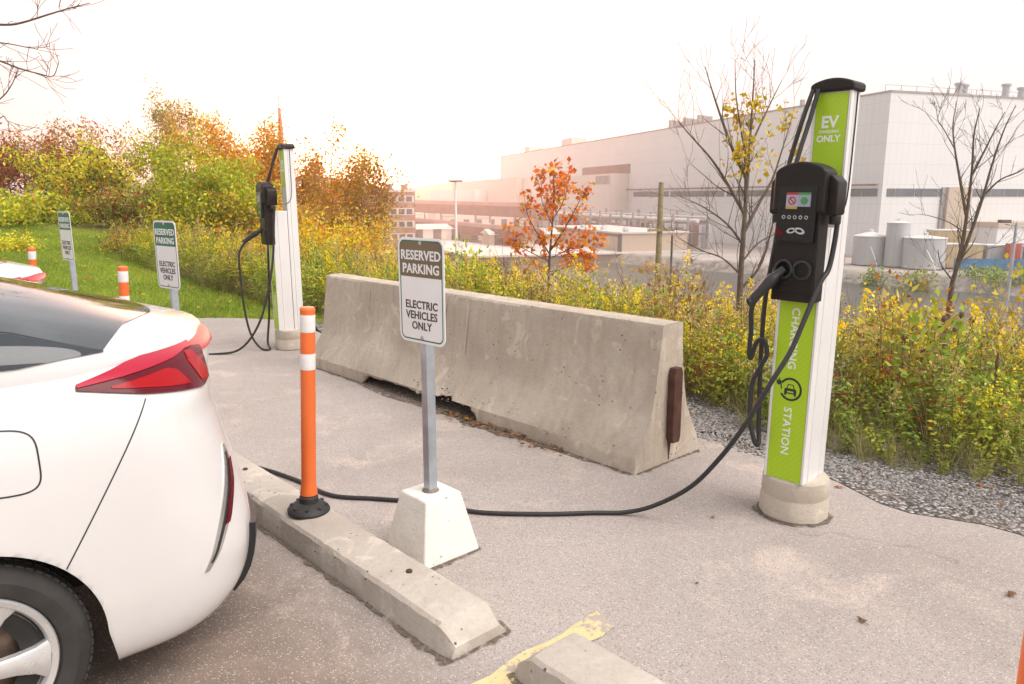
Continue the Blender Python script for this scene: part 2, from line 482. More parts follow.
# ------------------------------------------------------------------ terrain
SHORE, PLANT, RIVER = 97.0, -7.5, -9.2
def hgt(x, y):
    a, b = ab(x, y)
    b0 = 5.6 + 7 * smooth(17, 32, a)                       # the slope starts farther off where the trees stand
    h = -.04 + .0 * a
    h = h - 1.3 * smooth(b0 - 1.0, b0 + 6, b) - 9.4 * smooth(b0 + 3, b0 + 34, b)
    h = h + (PLANT - RIVER + 1.4) * smooth(SHORE - 3.5, SHORE + 3.5, b)
    # grass bank beyond the end of the lot
    bank = smooth(10.6, 13, a) * (1 - smooth(b0 - 3, b0 + 3, b))
    h = h + bank * (.045 * (a - 10.6)).clip(0, 1.6)
    return h
def hz(x, y):
    return float(hgt(np.array([float(x)]), np.array([float(y)]))[0])

def terrain_mat():
    t = NT('earth_and_grass'); v = t.coord(True)
    sep = t.n('ShaderNodeSeparateXYZ'); t.l(v, sep.inputs[0])
    big = t.noise(v, .25, 5, .6); mid = t.noise(v, 2.4, 6, .65); fine = t.noise(v, 22, 5, .7)
    lawn = t.ramp(fine, [(.3, (.15, .23, .02)), (.7, (.25, .35, .04))])
    lawn = t.mix(t.step(mid, .5, .75), lawn, (.26, .30, .05))
    weeds = t.ramp(mid, [(.3, (.075, .085, .02)), (.7, (.20, .165, .055))])
    yard = t.ramp(big, [(.3, (.36, .32, .30)), (.7, (.48, .43, .40))])
    rock = t.ramp(t.noise(v, 1.1, 7, .75), [(.35, (.10, .10, .085)), (.52, (.26, .23, .21)), (.7, (.42, .39, .36))])
    aco = t.math('ADD', t.math('MULTIPLY', sep.outputs[0], AX.x), t.math('MULTIPLY', sep.outputs[1], AX.y))
    bco = t.math('ADD', t.math('MULTIPLY', sep.outputs[0], BX.x), t.math('MULTIPLY', sep.outputs[1], BX.y))
    edge = t.math('ADD', bco, t.math('MULTIPLY', t.math('SUBTRACT', mid, .5), 2.0))
    inl = t.math('MULTIPLY', t.step(aco, 9.0, 10.5), t.math('SUBTRACT', 1.0, t.step(edge, 4.6, 6.6)))
    c = t.mix(inl, weeds, lawn)
    far = t.step(t.math('ADD', bco, t.math('MULTIPLY', t.math('SUBTRACT', big, .5), 3.0)), SHORE + 1.5, SHORE + 3.5)
    nearrock = t.math('MULTIPLY', t.step(bco, SHORE - 8, SHORE - 5), t.math('SUBTRACT', 1.0, far))
    c = t.mix(nearrock, c, rock); c = t.mix(far, c, yard)
    n = t.bump(t.math('ADD', fine, mid), .6, .05)
    return t.end(t.bsdf(c, .95, 0, n, **{'Specular IOR Level': .1}))

def sheet(name, xs, ys, fn, m, kind='structure', label=None, cat=None):
    X, Y = np.meshgrid(xs, ys); Z = fn(X, Y)
    V = np.stack([X, Y, Z], -1).reshape(-1, 3); nx = len(xs)
    i, j = np.meshgrid(np.arange(nx - 1), np.arange(len(ys) - 1)); k = (j * nx + i).ravel()
    F = np.stack([k, k + 1, k + nx + 1, k + nx], -1)
    o = quads(name, V, F, m, smooth=True); tag(o, label, cat, None, kind)
    return o
xs = np.concatenate([np.linspace(-700, -60, 30)[:-1], np.linspace(-60, 80, 240)[:-1], np.linspace(80, 800, 40)])
ys = np.concatenate([np.linspace(-60, -4, 14)[:-1], np.linspace(-4, 40, 140)[:-1], np.linspace(40, 150, 110)[:-1], np.linspace(150, 900, 40)])
tag(sheet('ground', xs, ys, hgt, terrain_mat()), 'earth bank sloping from the lot to the river, with lawn and yard', 'ground', None, 'structure')

def water():
    t = NT('river_water'); v = t.coord(True)
    n = t.bump(t.noise(v, .9, 4, .6), .25, .15)
    c = t.ramp(t.noise(v, .06, 3), [(.3, (.07, .072, .066)), (.7, (.10, .10, .09))])
    return t.end(t.bsdf(c, .3, 0, n, **{'Specular IOR Level': .12}))
mb = MB(); mb.add([lot(-160, 20, RIVER), lot(330, 20, RIVER), lot(330, SHORE + 2, RIVER), lot(-160, SHORE + 2, RIVER)], [(0, 1, 2, 3)])
tag(mb.build('river', water()), 'dull grey-green river between the weeds and the plant', 'river', None, 'structure')

# asphalt lot, with an uneven edge
def lot_sheet():
    edge = []
    rr = random.Random(3)
    def wob(s): return s * (rr.random() - .5)
    for a in np.arange(-16, 9.2, .18):
        edge.append((a, 4.12 + .16 * math.sin(a * 1.3 + 1) * 1 + (.33 if a > 2.6 else .12 * max(0, a)) + wob(.05)))
    c0, r = (8.4, 2.4), 2.15
    for k in range(1, 9):
        t = R(90 - k * 11); edge.append((c0[0] + r * math.cos(t) + wob(.04), c0[1] + r * math.sin(t) + wob(.04)))
    for b in np.arange(2.0, -22, -.25):
        edge.append((10.55 + .11 * (2.0 - b) * (1 if b > -8 else 0) + (1.1 if b <= -8 else 0) + wob(.05), b))
    edge += [(-16, -22)]
    mb = MB(); n = len(edge)
    mb.add([lot(a, b, 0) for a, b in edge] + [lot(a, b, -.05) for a, b in edge],
           [tuple(range(n))] + [(i, (i + 1) % n, n + (i + 1) % n, n + i) for i in range(n)])
    o = mb.build('parking_lot', M['asphalt'], recalc=True)
    # triangulate the outline face so shading is clean
    bm = bmesh.new(); bm.from_mesh(o.data); bmesh.ops.triangulate(bm, faces=[f for f in bm.faces if len(f.verts) > 4]); bm.to_mesh(o.data); bm.free()
    tag(o, 'pale dusty asphalt of the parking lot', 'parking lot', None, 'structure')
    return edge
LOT_EDGE = lot_sheet()

def gravel_mat():
    t = NT('gravel_strip'); v = t.coord(True)
    cell = t.n('ShaderNodeTexVoronoi'); cell.inputs['Scale'].default_value = 46; t.l(v, cell.inputs['Vector'])
    sc = t.n('ShaderNodeSeparateColor'); t.l(cell.outputs['Color'], sc.inputs[0])
    c = t.ramp(sc.outputs[0], [(.1, (.12, .105, .10)), (.5, (.30, .27, .26)), (.95, (.52, .48, .46))])
    c = t.mix(t.step(cell.outputs['Distance'], .35, .7), c, (.05, .045, .04))
    c = t.mix(t.math('MULTIPLY', t.step(t.noise(v, 1.6, 5), .5, .7), .4), c, (.26, .19, .14))
    return t.end(t.bsdf(c, .9, 0, t.bump(t.math('SUBTRACT', 1.0, cell.outputs['Distance']), .9, .015)))
mb = MB(); up = [lot(a, 3.95, .004) for a in np.arange(-16, 9, .4)]
P = [[lot(a, 4.02 + .35 * min(1, max(0, (a - 1.2) / 1.6)) + .07 * math.sin(a * 3.1) + .04 * math.sin(a * 8.3), .004) for a in np.arange(-16, 9.0, .15)],
     [lot(a, 5.0, .002) for a in np.arange(-16, 9.0, .15)], [lot(a, 5.9, -.06) for a in np.arange(-16, 9.0, .15)]]
mb.grid(P); tag(mb.build('gravel_strip', gravel_mat()), 'grey gravel strip between the asphalt and the weeds', 'gravel strip', None, 'structure')

# loose stones on the strip and spilling over the asphalt
def stones(n, fa, fb, size, name, label):
    base = np.array([(1, 0, -.2), (.3, .9, 0), (-.8, .6, -.1), (-.9, -.5, 0), (.2, -1, -.1), (.1, .1, .75), (-.2, .25, .65), (.15, -.3, .7)])
    Fq = np.array([(0, 1, 6, 5), (1, 2, 6, 6), (2, 3, 6, 6), (3, 4, 7, 6), (4, 0, 5, 7), (5, 6, 7, 7)])
    Vs, Fs, Cs = [], [], []
    for i in range(n):
        a, b = fa(), fb(); s = size * (.4 + rng.random() ** 2 * 1.5); q = rng.random() * 6.28
        c, d = math.cos(q), math.sin(q)
        V = base * s * (0.7 + .5 * rng.random((8, 3))) * (1, 1, .75)
        V = np.stack([V[:, 0] * c - V[:, 1] * d, V[:, 0] * d + V[:, 1] * c, V[:, 2]], -1)
        p = lot(a, b, .006)
        Vs.append(V + np.array(p)); Fs.append(Fq + 8 * i)
        g = .09 + .33 * rng.random(); Cs.append(np.tile((g * 1.03, g * .96, g * .93), (8, 1)))
    t = NT('loose_stone'); at = t.n('ShaderNodeAttribute', attribute_name='Col').outputs['Color']
    m = t.end(t.bsdf(t.mix(t.math('MULTIPLY', t.noise(t.coord(True), 160, 3), .5), at, (.2, .17, .15)), .9))
    V = np.concatenate(Vs); F = np.concatenate(Fs)
    me_tri = []
    for f in F:
        q = list(dict.fromkeys(f)); me_tri.append(q)
    me = bpy.data.meshes.new(name); me.from_pydata(V.tolist(), [], [list(map(int, q)) for q in me_tri]); me.materials.append(m)
    at2 = me.color_attributes.new('Col', 'FLOAT_COLOR', 'POINT'); c4 = np.ones((len(V), 4), np.float32); c4[:, :3] = np.concatenate(Cs); at2.data.foreach_set('color', c4.ravel())
    o = bpy.data.objects.new(name, me); COL.objects.link(o)
    return tag(o, label, 'gravel', None, 'stuff')
stones(13000, lambda: rng.uniform(-.6, 3.4), lambda: 4.15 + abs(rng.normal(0, .38)) + .1 * rng.random(), .0078, 'gravel', 'loose grey gravel stones along the lot edge')

# worn yellow stall line between two wheel stops
mb = MB(); n = 60; P = [[], []]
for i in range(n + 1):
    b = -3.4 + 5.43 * i / n
    P[0].append(lot(1.618 + .012 * math.sin(i * 2.1), b, .004)); P[1].append(lot(1.728 + .012 * math.sin(i * 1.7 + 1), b + (.03 if i == n else 0), .004))
mb.grid(P); tag(mb.build('stall_line', M['yellow']), 'worn yellow stall line on the asphalt between the wheel stops', 'road marking', None, 'structure')

# dark damp dirt where the barrier lets water through
def dirt_shade_mat():
    t = NT('damp_dirt_and_shade'); v = t.coord(True)  # damp ground at the barrier; the base rings reuse it as painted contact shade
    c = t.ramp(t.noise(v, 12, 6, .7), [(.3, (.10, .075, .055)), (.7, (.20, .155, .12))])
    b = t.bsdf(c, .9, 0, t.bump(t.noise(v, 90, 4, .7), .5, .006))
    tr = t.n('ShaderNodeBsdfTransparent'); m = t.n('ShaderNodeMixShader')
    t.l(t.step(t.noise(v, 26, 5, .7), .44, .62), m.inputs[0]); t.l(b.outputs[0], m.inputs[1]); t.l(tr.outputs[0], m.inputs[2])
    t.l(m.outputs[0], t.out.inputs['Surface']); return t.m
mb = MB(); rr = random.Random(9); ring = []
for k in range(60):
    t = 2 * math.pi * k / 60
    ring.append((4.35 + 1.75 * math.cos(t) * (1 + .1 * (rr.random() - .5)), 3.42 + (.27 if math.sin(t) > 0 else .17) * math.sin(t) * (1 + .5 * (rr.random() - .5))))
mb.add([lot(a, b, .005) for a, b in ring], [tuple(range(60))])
tag(mb.build('dirt_patch', dirt_shade_mat()), 'dark damp dirt washed out under the broken edge of the barrier', 'dirt', None, 'structure')

# far hills
def hills_mat():
    t = NT('wooded_hills'); v = t.coord(True)
    return t.end(t.bsdf(t.ramp(t.noise(v, .02, 5), [(.3, (.07, .07, .06)), (.7, (.13, .11, .09))]), .95))
mb = MB(); P = [[], [], []]; rr = random.Random(5)
for k in range(81):
    x = -620 + 1300 * k / 80
    top = 15 + 5 * math.sin(k * .33) + 3 * math.sin(k * .91 + 1) + rr.random() * 1.5
    P[0].append((x, 610, -9)); P[1].append((x, 655, top * (1 if x < 60 else .8))); P[2].append((x, 760, -9))
mb.grid(P); tag(mb.build('hills', hills_mat(), smooth=60), 'low pale hills on the horizon', 'hills', None, 'structure')

# air
def haze():
    m = bpy.data.materials.new('pale_air'); m.use_nodes = True; t = m.node_tree; t.nodes.clear()
    o = t.nodes.new('ShaderNodeOutputMaterial'); p = t.nodes.new('ShaderNodeVolumePrincipled')
    p.inputs['Color'].default_value = (1, .96, .94, 1); p.inputs['Density'].default_value = .0015; p.inputs['Anisotropy'].default_value = .78
    t.links.new(p.outputs[0], o.inputs['Volume'])
    mb = MB(); mb.box2((-720, -65, -14), (820, 860, 52))
    tag(mb.build('haze', m), 'thin pale haze over the river and plant', 'haze', None, 'stuff')
haze()

# ------------------------------------------------------------------ wheel stops
def wheel_stop(a0, a1, b0, label):
    """a0..a1 along the row; b0 the face towards the stall"""
    L = a1 - a0
    root = empty('wheel_stop', lot((a0 + a1) / 2, b0 + .145), YAW)
    tag(root, label, 'wheel stop', 'concrete wheel stops at the heads of the stalls')
    rr = random.Random(int(a0 * 100)); P = []
    prof = [(.145, 0), (.143, .02), (.128, .098), (.115, .112), (.06, .121), (-.06, .122), (-.085, .114), (-.10, .10), (-.137, .018), (-.145, 0)]
    N = 64
    for i in range(N + 1):
        s = i / N; x = -L / 2 + L * s
        e = min(s, 1 - s) * L
        k = min(1, e / .085)                       # sloping ends
        row = []
        for y, z in prof:
            zz = min(z, .045 + k * .078) if e < .085 else z
            w = 1 - .10 * (1 - k)
            row.append((x + (.0 if 0 < i < N else 0), y * w + (rr.random() - .5) * .004, max(0, zz + (rr.random() - .5) * .003 * (z > .01))))
        P.append(row)
    mb = MB(); mb.grid(P)
    n = len(prof); mb.add(P[0], [tuple(range(n))]); mb.add(P[-1], [tuple(range(n))[::-1]])
    mb.build('stop_body', M['stop'], root, smooth=28)
    for sx in (-.32, .32):
        mb = MB(); mb.lathe([(.013, .118), (.013, .128), (.009, .131)], 12, 0, Matrix.Translation((sx * L, 0, 0)))
        mb.build('anchor_pin', M['rust'], root)
    return root
wheel_stop(1.87, 4.31, 1.43, 'pocked concrete wheel stop behind the white car, orange post bolted on top')
wheel_stop(-.79, 1.655, 1.53, 'wheel stop cut off by the bottom edge beside the yellow line')
wheel_stop(4.62, 7.06, 1.43, 'wheel stop behind the second car, beyond the one with the nearest orange post')

# ------------------------------------------------------------------ orange delineator posts
def bollard():
    root = empty('delineator_post', lot(3.10, 1.565, .122), YAW)
    mb = MB()
    mb.lathe([(.098, 0), (.10, .012), (.094, .022), (.078, .034), (.055, .046), (.046, .05), (.044, .075), (.036, .082), (.035, .095)], 40)
    for k in range(8):
        t = k * math.pi / 4 + .2
        mb.lathe([(.010, .0), (.010, .012), (.006, .014)], 10, 0, Matrix.Translation((.078 * math.cos(t), .078 * math.sin(t), .026)))
    mb.build('rubber_base', M['rubber'], root, smooth=35)
    mb = MB(); mb.lathe([(.041, .088), (.0405, .10), (.036, .13), (.0345, .16), (.0335, .93), (.0335, .975)], 32)
    mb.build('post_tube', M['orange'], root, smooth=40)
    mb = MB(); mb.lathe([(.0345, .972), (.0345, .982), (.030, .988), (.012, .99)], 32); mb.build('post_cap', M['orange'], root, smooth=40)
    for z0, z1 in ((.875, .955), (.70, .775)):
        mb = MB(); mb.lathe([(.0346, z0), (.0349, z0 + .002), (.0349, z1 - .002), (.0346, z1)], 32, cap=False)
        mb.build('reflective_band', M['band'], root, smooth=40)
    return root
G = 'orange delineator posts along the wheel stops'
b1 = bollard(); b1.location = lot(3.125, 1.565, .122); b1.rotation_euler = (Matrix.Rotation(R(2.6), 4, 'Y') @ Matrix.Rotation(YAW, 4, 'Z')).to_euler(); tag(b1, 'orange post with two white bands and black rubber foot, nearest wheel stop', 'delineator post', G)
for loc, lab in ((lot(5.90, 1.565, .122), 'orange and white post over the white car roof, just left of the second sign'),
                 (lot(8.72, 1.52, .12), 'small orange and white post farthest left, in front of the grass'),
                 (lot(.262, 1.666, .122), 'orange post only just showing at the bottom right corner')):
    c = copy_tree(b1); c.location = loc; tag(c, lab)
    if loc.x > 0: c.rotation_euler = (0, 0, YAW)

# ------------------------------------------------------------------ parking signs
def rrect(w, h, r, n=6):
    pts = []
    for cx, cy, t0 in ((w / 2 - r, h / 2 - r, 0), (-w / 2 + r, h / 2 - r, 90), (-w / 2 + r, -h / 2 + r, 180), (w / 2 - r, -h / 2 + r, 270)):
        for k in range(n + 1):
            t = R(t0 + 90 * k / n); pts.append((cx + r * math.cos(t), cy + r * math.sin(t)))
    return pts
def sign(loc, turn, header, label, top=1.43):
    root = empty('parking_sign', loc, YAW)
    tag(root, label, 'parking sign', 'reserved parking signs along the row')
    # footing: a truncated pyramid
    mb = MB(); B, T, h = .158, .098, .285
    mb.add([(-B, -B, 0), (B, -B, 0), (B, B, 0), (-B, B, 0), (-T, -T, h), (T, -T, h), (T, T, h), (-T, T, h)],
           [(0, 3, 2, 1), (4, 5, 6, 7), (0, 1, 5, 4), (1, 2, 6, 5), (2, 3, 7, 6), (3, 0, 4, 7)])
    mb.build('footing', M['block'], root, bevel=.009, seg=3)
    mb = MB(); mb.lathe([(.04, h + .001), (.038, h + .006), (.026, h + .012)], 14); mb.build('mortar_collar', M['rubble'], root)
    # square perforated post
    mb = MB(); s = .0225
    mb.box2((-s, -s, h - .02), (s, s, top - .02))
    mb.build('post', M['galv'], root, bevel=.003)
    P = Matrix.Rotation(turn, 4, 'Z')
    W, H = .305, .457; zc = top - H / 2
    Rg, U, N = Vector((-1, 0, 0)), Vector((0, 0, 1)), Vector((0, 1, 0))
    def fr(z, off): return P @ frame(Vector((0, s + .003 + off, z)), Rg, U, N)
    mb = MB(); F0 = fr(zc, 0)
    mb.prism(rrect(W, H, .038), 0, .003, lambda u, v, t: F0 @ Vector((u, v, t)))
    plate = mb.build('sign_plate', M['signwhite'], root, smooth=40)
    # green border line with header block
    mb = MB(); n = 7
    outer = rrect(W - .022, H - .022, .030, n); inner = rrect(W - .034, H - .034, .025, n)
    F1 = fr(zc, .0034); k = len(outer)
    mb.add([F1 @ Vector((u, v, 0)) for u, v in outer] + [F1 @ Vector((u, v, 0)) for u, v in inner],
           [(i, (i + 1) % k, k + (i + 1) % k, k + i) for i in range(k)])
    mb.build('border', M['signgreen'], plate)
    hh = .152; pts = rrect(W - .0325, hh * 2, .026, n); yt = H / 2 - .0165
    poly = [(u, yt - hh + v) for u, v in pts if v >= -1e-6]
    poly = [(u, max(v, yt - hh)) for u, v in poly] + [(-(W - .0325) / 2, yt - hh), ((W - .0325) / 2, yt - hh)]
    mb = MB(); F2 = fr(zc, .0036); mb.add([F2 @ Vector((u, v, 0)) for u, v in poly], [tuple(range(len(poly)))])
    mb.build('header_panel', header, plate)
    mb = MB()
    for i, wd in enumerate(('RESERVED', 'PARKING')):
        lettering(mb, wd, .057, fr(zc + yt - .060 - i * .058, .0042) , fat=.0014, space=1.04)
    mb.build('header_lettering', M['signwhite'], plate)
    mb = MB()
    for i, wd in enumerate(('ELECTRIC', 'VEHICLES', 'ONLY')):
        lettering(mb, wd, .0485, fr(zc - .062 - i * .046, .0038), fat=.0009, space=1.03)
    mb.build('lettering', M['signtext'], plate)
    for z in (top - .022, top - H + .024):
        F = fr(z, .003); mb = MB(); mb.lathe([(.010, 0), (.010, .002), (.0065, .0025), (.0065, .006), (.004, .0075)], 6, 0, F)
        mb.build('bolt', M['bolt'], plate)
    return root
sign(lot(2.61, 1.91), R(3.5), M['signbronze'], 'nearest parking sign, faded brown header, post in a white concrete block')
sign(Vector((-2.315, 5.07, 0)), R(8), M['signgreen'], 'green-headed parking sign rising behind the white car, second of three', 1.445)
sign(Vector((-4.155, 7.05, 0)), R(6), M['signgreen'], 'farthest parking sign, tall and narrow, seen edge-on before the shrubs', 1.47)

# ------------------------------------------------------------------ concrete barrier
def barrier():
    a0, a1, bc = 2.55, 6.48, 3.665
    root = empty('concrete_barrier', lot((a0 + a1) / 2, bc), YAW)
    tag(root, 'long weathered concrete traffic barrier with a broken lower edge', 'barrier')
    L = a1 - a0; N = 200; rr = random.Random(4); P = []
    prof = [(.325, 0), (.322, .07), (.318, .10), (.255, .20), (.195, .30), (.170, .345), (.150, .46), (.130, .60), (.112, .74), (.102, .845), (.094, .862), (.05, .868)]
    full = prof + [(-y, z) for y, z in prof[::-1]]
    for i in range(N + 1):
        x = -L / 2 + L * i / N; a = x + (a0 + a1) / 2
        notch = 0
        if 4.0 < a < 5.55:
            notch = .075 * min(1, (a - 4.0) / .06) * min(1, (5.55 - a) / .08)
            rough = 1.0 if a < 4.75 else .25
            notch += rough * .03 * (math.sin(a * 9) * .5 + math.sin(a * 23 + 2) * .3 + math.sin(a * 57) * .2 + .6)
        row = []
        for k, (y, z) in enumerate(full):
            if k < 6 and z < notch:                # broken edge, camera side: cut up and in
                f = notch; yy = y - .012 - .012 * (rr.random() * (1 if a < 4.75 else .2)) - (f - z) * .5; zz = f + (rr.random() - .5) * .006 * (a < 4.75)
                row.append((x, max(yy, .1), zz))
            else:
                if z < notch * .6: z = notch * .6
                wob = .004 * math.sin(a * 3 + k) + (rr.random() - .5) * .003
                row.append((x + (0 if 0 < i < N else (rr.random() - .5) * .006), y + wob * (1 if y > 0 else -1), z + (rr.random() - .5) * .002 * (z > .05)))
        P.append(row)
    mb = MB(); mb.grid(P); n = len(full)
    mb.add(P[0], [tuple(range(n))]); mb.add(P[-1], [tuple(range(n))[::-1]])
    body = mb.build('barrier_body', M['barrier'], root, smooth=24)
    # exposed aggregate in the broken edge
    mb = MB()
    for i in range(60):
        a = rr.uniform(4.2, 4.85); s = rr.uniform(.004, .010)
        z = rr.uniform(.07, .17); y = .318 - max(0, z - .1) * .63 - rr.uniform(.0, .012)
        mb.box((a - (a0 + a1) / 2, y, z), (s * 1.6, s, s), 0)
    mb.build('broken_aggregate', M['rubble'], root, smooth=None, bevel=.002)['kind'] = 'stuff'
    # rusty hook plate on the near end
    mb = MB(); x = -L / 2
    mb.prism([(-.042, .17), (-.030, .135), (.030, .135), (.042, .17), (.042, .56), (.030, .60), (-.030, .60), (-.042, .56)], x - .052, x - .004,
             lambda u, v, t: Vector((t, u - .01, v)))
    mb.build('hook_plate', M['rust'], root, bevel=.004)
    # lime runs down the face and rust below the plate (thin crusts)
    mb = MB()
    for a, z0, z1, w in ((4.60, .79, .50, .012), (4.32, .80, .42, .014), (5.7, .8, .62, .008)):
        pts0, pts1 = [], []
        for k in range(9):
            t = k / 8; z = z0 + (z1 - z0) * t; y = .170 + (.102 - .170) * ((z - .345) / .5) + .0035
            ww = w * (1 - .6 * t) * (.8 + .4 * rr.random()); xx = a - (a0 + a1) / 2
            pts0.append((xx - ww, y, z)); pts1.append((xx + ww, y, z))
        mb = MB(); mb.grid([pts0, pts1]); mb.build('lime_streak', M['base'], body)
    mb = MB(); mb.grid([[(x - .003, -.01 - .014 * (1 - t), .135 - .12 * t) for t in (0, .3, .6, 1)], [(x - .003, .012 - .012 * t, .135 - .12 * t) for t in (0, .3, .6, 1)]])
    mb.build('rust_streak', M['rust'], body)
barrier()

# ------------------------------------------------------------------ charging stations
RG, UP, FN = Vector((-1, 0, 0)), Vector((0, 0, 1)), Vector((0, 1, 0))
def charger(loc, tilt, label):
    root = empty('charging_station', loc, YAW, tilt)
    tag(root, label, 'charging station', 'electric vehicle charging stations')
    # cast footing
    mb = MB(); rr = random.Random(2); P = []
    for z, r in ((0, .158), (.012, .166), (.10, .164), (.112, .158), (.118, .158), (.13, .163), (.205, .160), (.216, .152)):
        row = []
        for k in range(40):
            t = 2 * math.pi * k / 40; q = 1 - .012 * math.cos(8 * t) + (rr.random() - .5) * .008
            row.append((r * q * math.cos(t), r * q * 1.0 * math.sin(t) - .02, z + (rr.random() - .5) * .004 * (z > .01)))
        P.append(row)
    mb.grid(P, closed=True); mb.add(P[-1], [tuple(range(40))])
    mb.build('footing', M['base'], root, smooth=30)
    z0 = .214
    # front column: extrusion with ribs, and the recessed printed panel
    def column(w, y0, y1, zb, zt, name):
        poly = []
        h = w / 2
        for x, y in ((-h, y1), (-h + .012, y1), (-h + .014, y1 - .006), (h - .014, y1 - .006), (h - .012, y1), (h, y1)):
            poly.append((x, y))
        yy = y1
        ribs = []
        for k in range(1):
            f = y1 - (k + 1.3) * (y1 - y0) / 4
            ribs += [(h, f + .006), (h - .006, f + .004), (h - .006, f - .004), (h, f - .006)]
        poly += ribs + [(h - .006, y0), (-h + .006, y0)] + [(-x, y) for x, y in ribs[::-1]]
        mb = MB(); mb.prism(poly, zb, zt, lambda u, v, t: Vector((u, v, t)))
        return mb.build(name, M['alu'], root, bevel=.0025)
    fc = column(.205, -.035, .125, z0, 1.46, 'front_column')
    rc = column(.180, -.145, -.042, z0, 2.085, 'rear_column')
    def panel(name, parent, w, y, zb, zt):
        mb = MB(); mb.box2((-w / 2, y - .003, zb), (w / 2, y, zt)); return mb.build(name, M['lime'], parent)
    pf = panel('lime_panel', fc, .174, .1225, z0 + .004, 1.118)
    pr = panel('lime_panel', rc, .150, -.0445, 1.70, 2.078)
    # words
    Y1 = .1232
    mb = MB()
    for wd, z in (('CHARGING', .93), ('STATION', .468)):
        # reads downwards: baseline towards -z, tops towards the viewer's right
        F = frame(Vector((.012, Y1, z)), Vector((0, 0, -1)), RG, FN); F = frame(Vector((.006, Y1, z)), Vector((0, 0, -1)), RG, FN)
        lettering(mb, wd, .056, F, fat=.0008, space=1.05)
    mb.build('lettering', M['white'], pf)
    # emblem: open ring, plug and small car
    mb = MB(); cx, cz, r0, r1 = .0, .680, .047, .058
    pts0, pts1 = [], []
    for k in range(49):
        t = R(150 - 300 * k / 48 + 0)
        pts0.append((cx - r0 * math.cos(t - R(0)) * -1 * -1, Y1, cz + r0 * math.sin(t))); pts1.append((cx - r1 * math.cos(t), Y1, cz + r1 * math.sin(t)))
    mb.grid([pts0, pts1])
    F = frame(Vector((cx, Y1, cz)), RG, UP, FN)
    def poly(pp): mb.add([F @ Vector((u, v, 0)) for u, v in pp], [tuple(range(len(pp)))])
    # plug at the ring's left end
    poly([(-.048, .018), (-.066, .012), (-.074, .022), (-.074, .034), (-.056, .040), (-.046, .030)])
    poly([(-.074, .034), (-.080, .046), (-.076, .047), (-.070, .037)]); poly([(-.062, .039), (-.066, .050), (-.062, .051), (-.057, .040)])
    poly([(-.050, -.006), (-.043, -.004), (-.047, .020), (-.053, .018)])
    # car front: roof hoop, body with lamps, wheels
    hood = [(-.016, .004), (-.011, .020), (.011, .020), (.016, .004), (.012, .004), (.0085, .0165), (-.0085, .0165), (-.012, .004)]
    hood = [(u * 1.3, v * 1.3 - .001) for u, v in hood]
    poly([hood[0], hood[1], hood[6], hood[7]]); poly([hood[1], hood[2], hood[5], hood[6]]); poly([hood[2], hood[3], hood[4], hood[5]])
    K = lambda pp: [(u * 1.3, v * 1.3 - .001) for u, v in pp]
    poly(K([(-.024, -.002), (-.020, .004), (.020, .004), (.024, -.002), (.024, -.006), (-.024, -.006)]))
    poly(K([(-.024, -.006), (-.012, -.006), (-.012, -.012), (-.024, -.012)])); poly(K([(.012, -.006), (.024, -.006), (.024, -.012), (.012, -.012)]))
    poly(K([(-.024, -.012), (.024, -.012), (.024, -.017), (-.024, -.017)]))
    poly(K([(-.023, -.017), (-.015, -.017), (-.015, -.024), (-.023, -.024)])); poly(K([(.015, -.017), (.023, -.017), (.023, -.024), (.015, -.024)]))
    mb.build('emblem', M['ink'], pf)
    mb = MB(); Y2 = -.0438
    lettering(mb, 'EV', .074, frame(Vector((.004, Y2, 1.945)), RG, UP, FN), fat=.0022)
    lettering(mb, 'CHARGING', .0185, frame(Vector((.004, Y2, 1.903)), RG, UP, FN), fat=.0004)
    lettering(mb, 'ONLY', .042, frame(Vector((.004, Y2, 1.870)), RG, UP, FN), fat=.0012)
    mb.build('lettering', M['white'], pr)
    # cap on the rear column, arched top
    mb = MB(); P = []
    prof = [(-.102, 2.083), (-.102, 2.118)] + [(-.102 + .204 * k / 12, 2.118 + .026 * math.sin(math.pi * k / 12) ** .8) for k in range(1, 12)] + [(.102, 2.118), (.102, 2.083)]
    mb.prism(prof, -.160, -.022, lambda u, v, t: Vector((u * 1.02, t, v)))
    mb.build('column_cap', M['black'], root, bevel=.012, seg=4, smooth=40)
    # head housing
    head = []
    mb = MB(); prof = [(-.122, 1.53), (-.122, 1.712)] + [(-.122 + .244 * k / 14, 1.712 + .045 * math.sin(math.pi * k / 14) ** .7) for k in range(1, 14)] + [(.122, 1.712), (.122, 1.53)]
    mb.prism(prof, .095, .216, lambda u, v, t: Vector((u, t + (v - 1.56) * -.02, v)))
    hd = mb.build('head_housing', M['black'], root, bevel=.012, seg=3, smooth=40)
    mb = MB()                                       # lower face of the head
    mb.prism([(-.103, 1.118), (-.103, 1.56), (.103, 1.56), (.103, 1.118)], .10, .198, lambda u, v, t: Vector((u, t, v)))
    mb.build('connector_panel', M['black'], hd, bevel=.006)
    mb = MB()
    for k in range(8): mb.box((0, .199, 1.132 + k * .0125), (.17, .006, .005))
    mb.build('vent_louvres', M['black'], hd, bevel=.001)
    for sx in (-1, 1):                              # side wings that hold the cables
        mb = MB(); prof = [(.116, 1.518), (.116, 1.70), (.134, 1.695), (.156, 1.672), (.160, 1.662), (.160, 1.53), (.152, 1.518)]
        mb.prism([(u * sx, v) for u, v in prof], .07, .172, lambda u, v, t: Vector((u, t, v)))
        wing = mb.build('cable_wing', M['black'], hd, bevel=.01, seg=3, smooth=40)
        mb = MB(); mb.lathe([(.022, 1.478), (.026, 1.484), (.026, 1.516), (.022, 1.520)], 20, 0, Matrix.Translation((sx * .138, .12, 0)))
        mb.build('cable_gland', M['rubber'], wing, smooth=40)
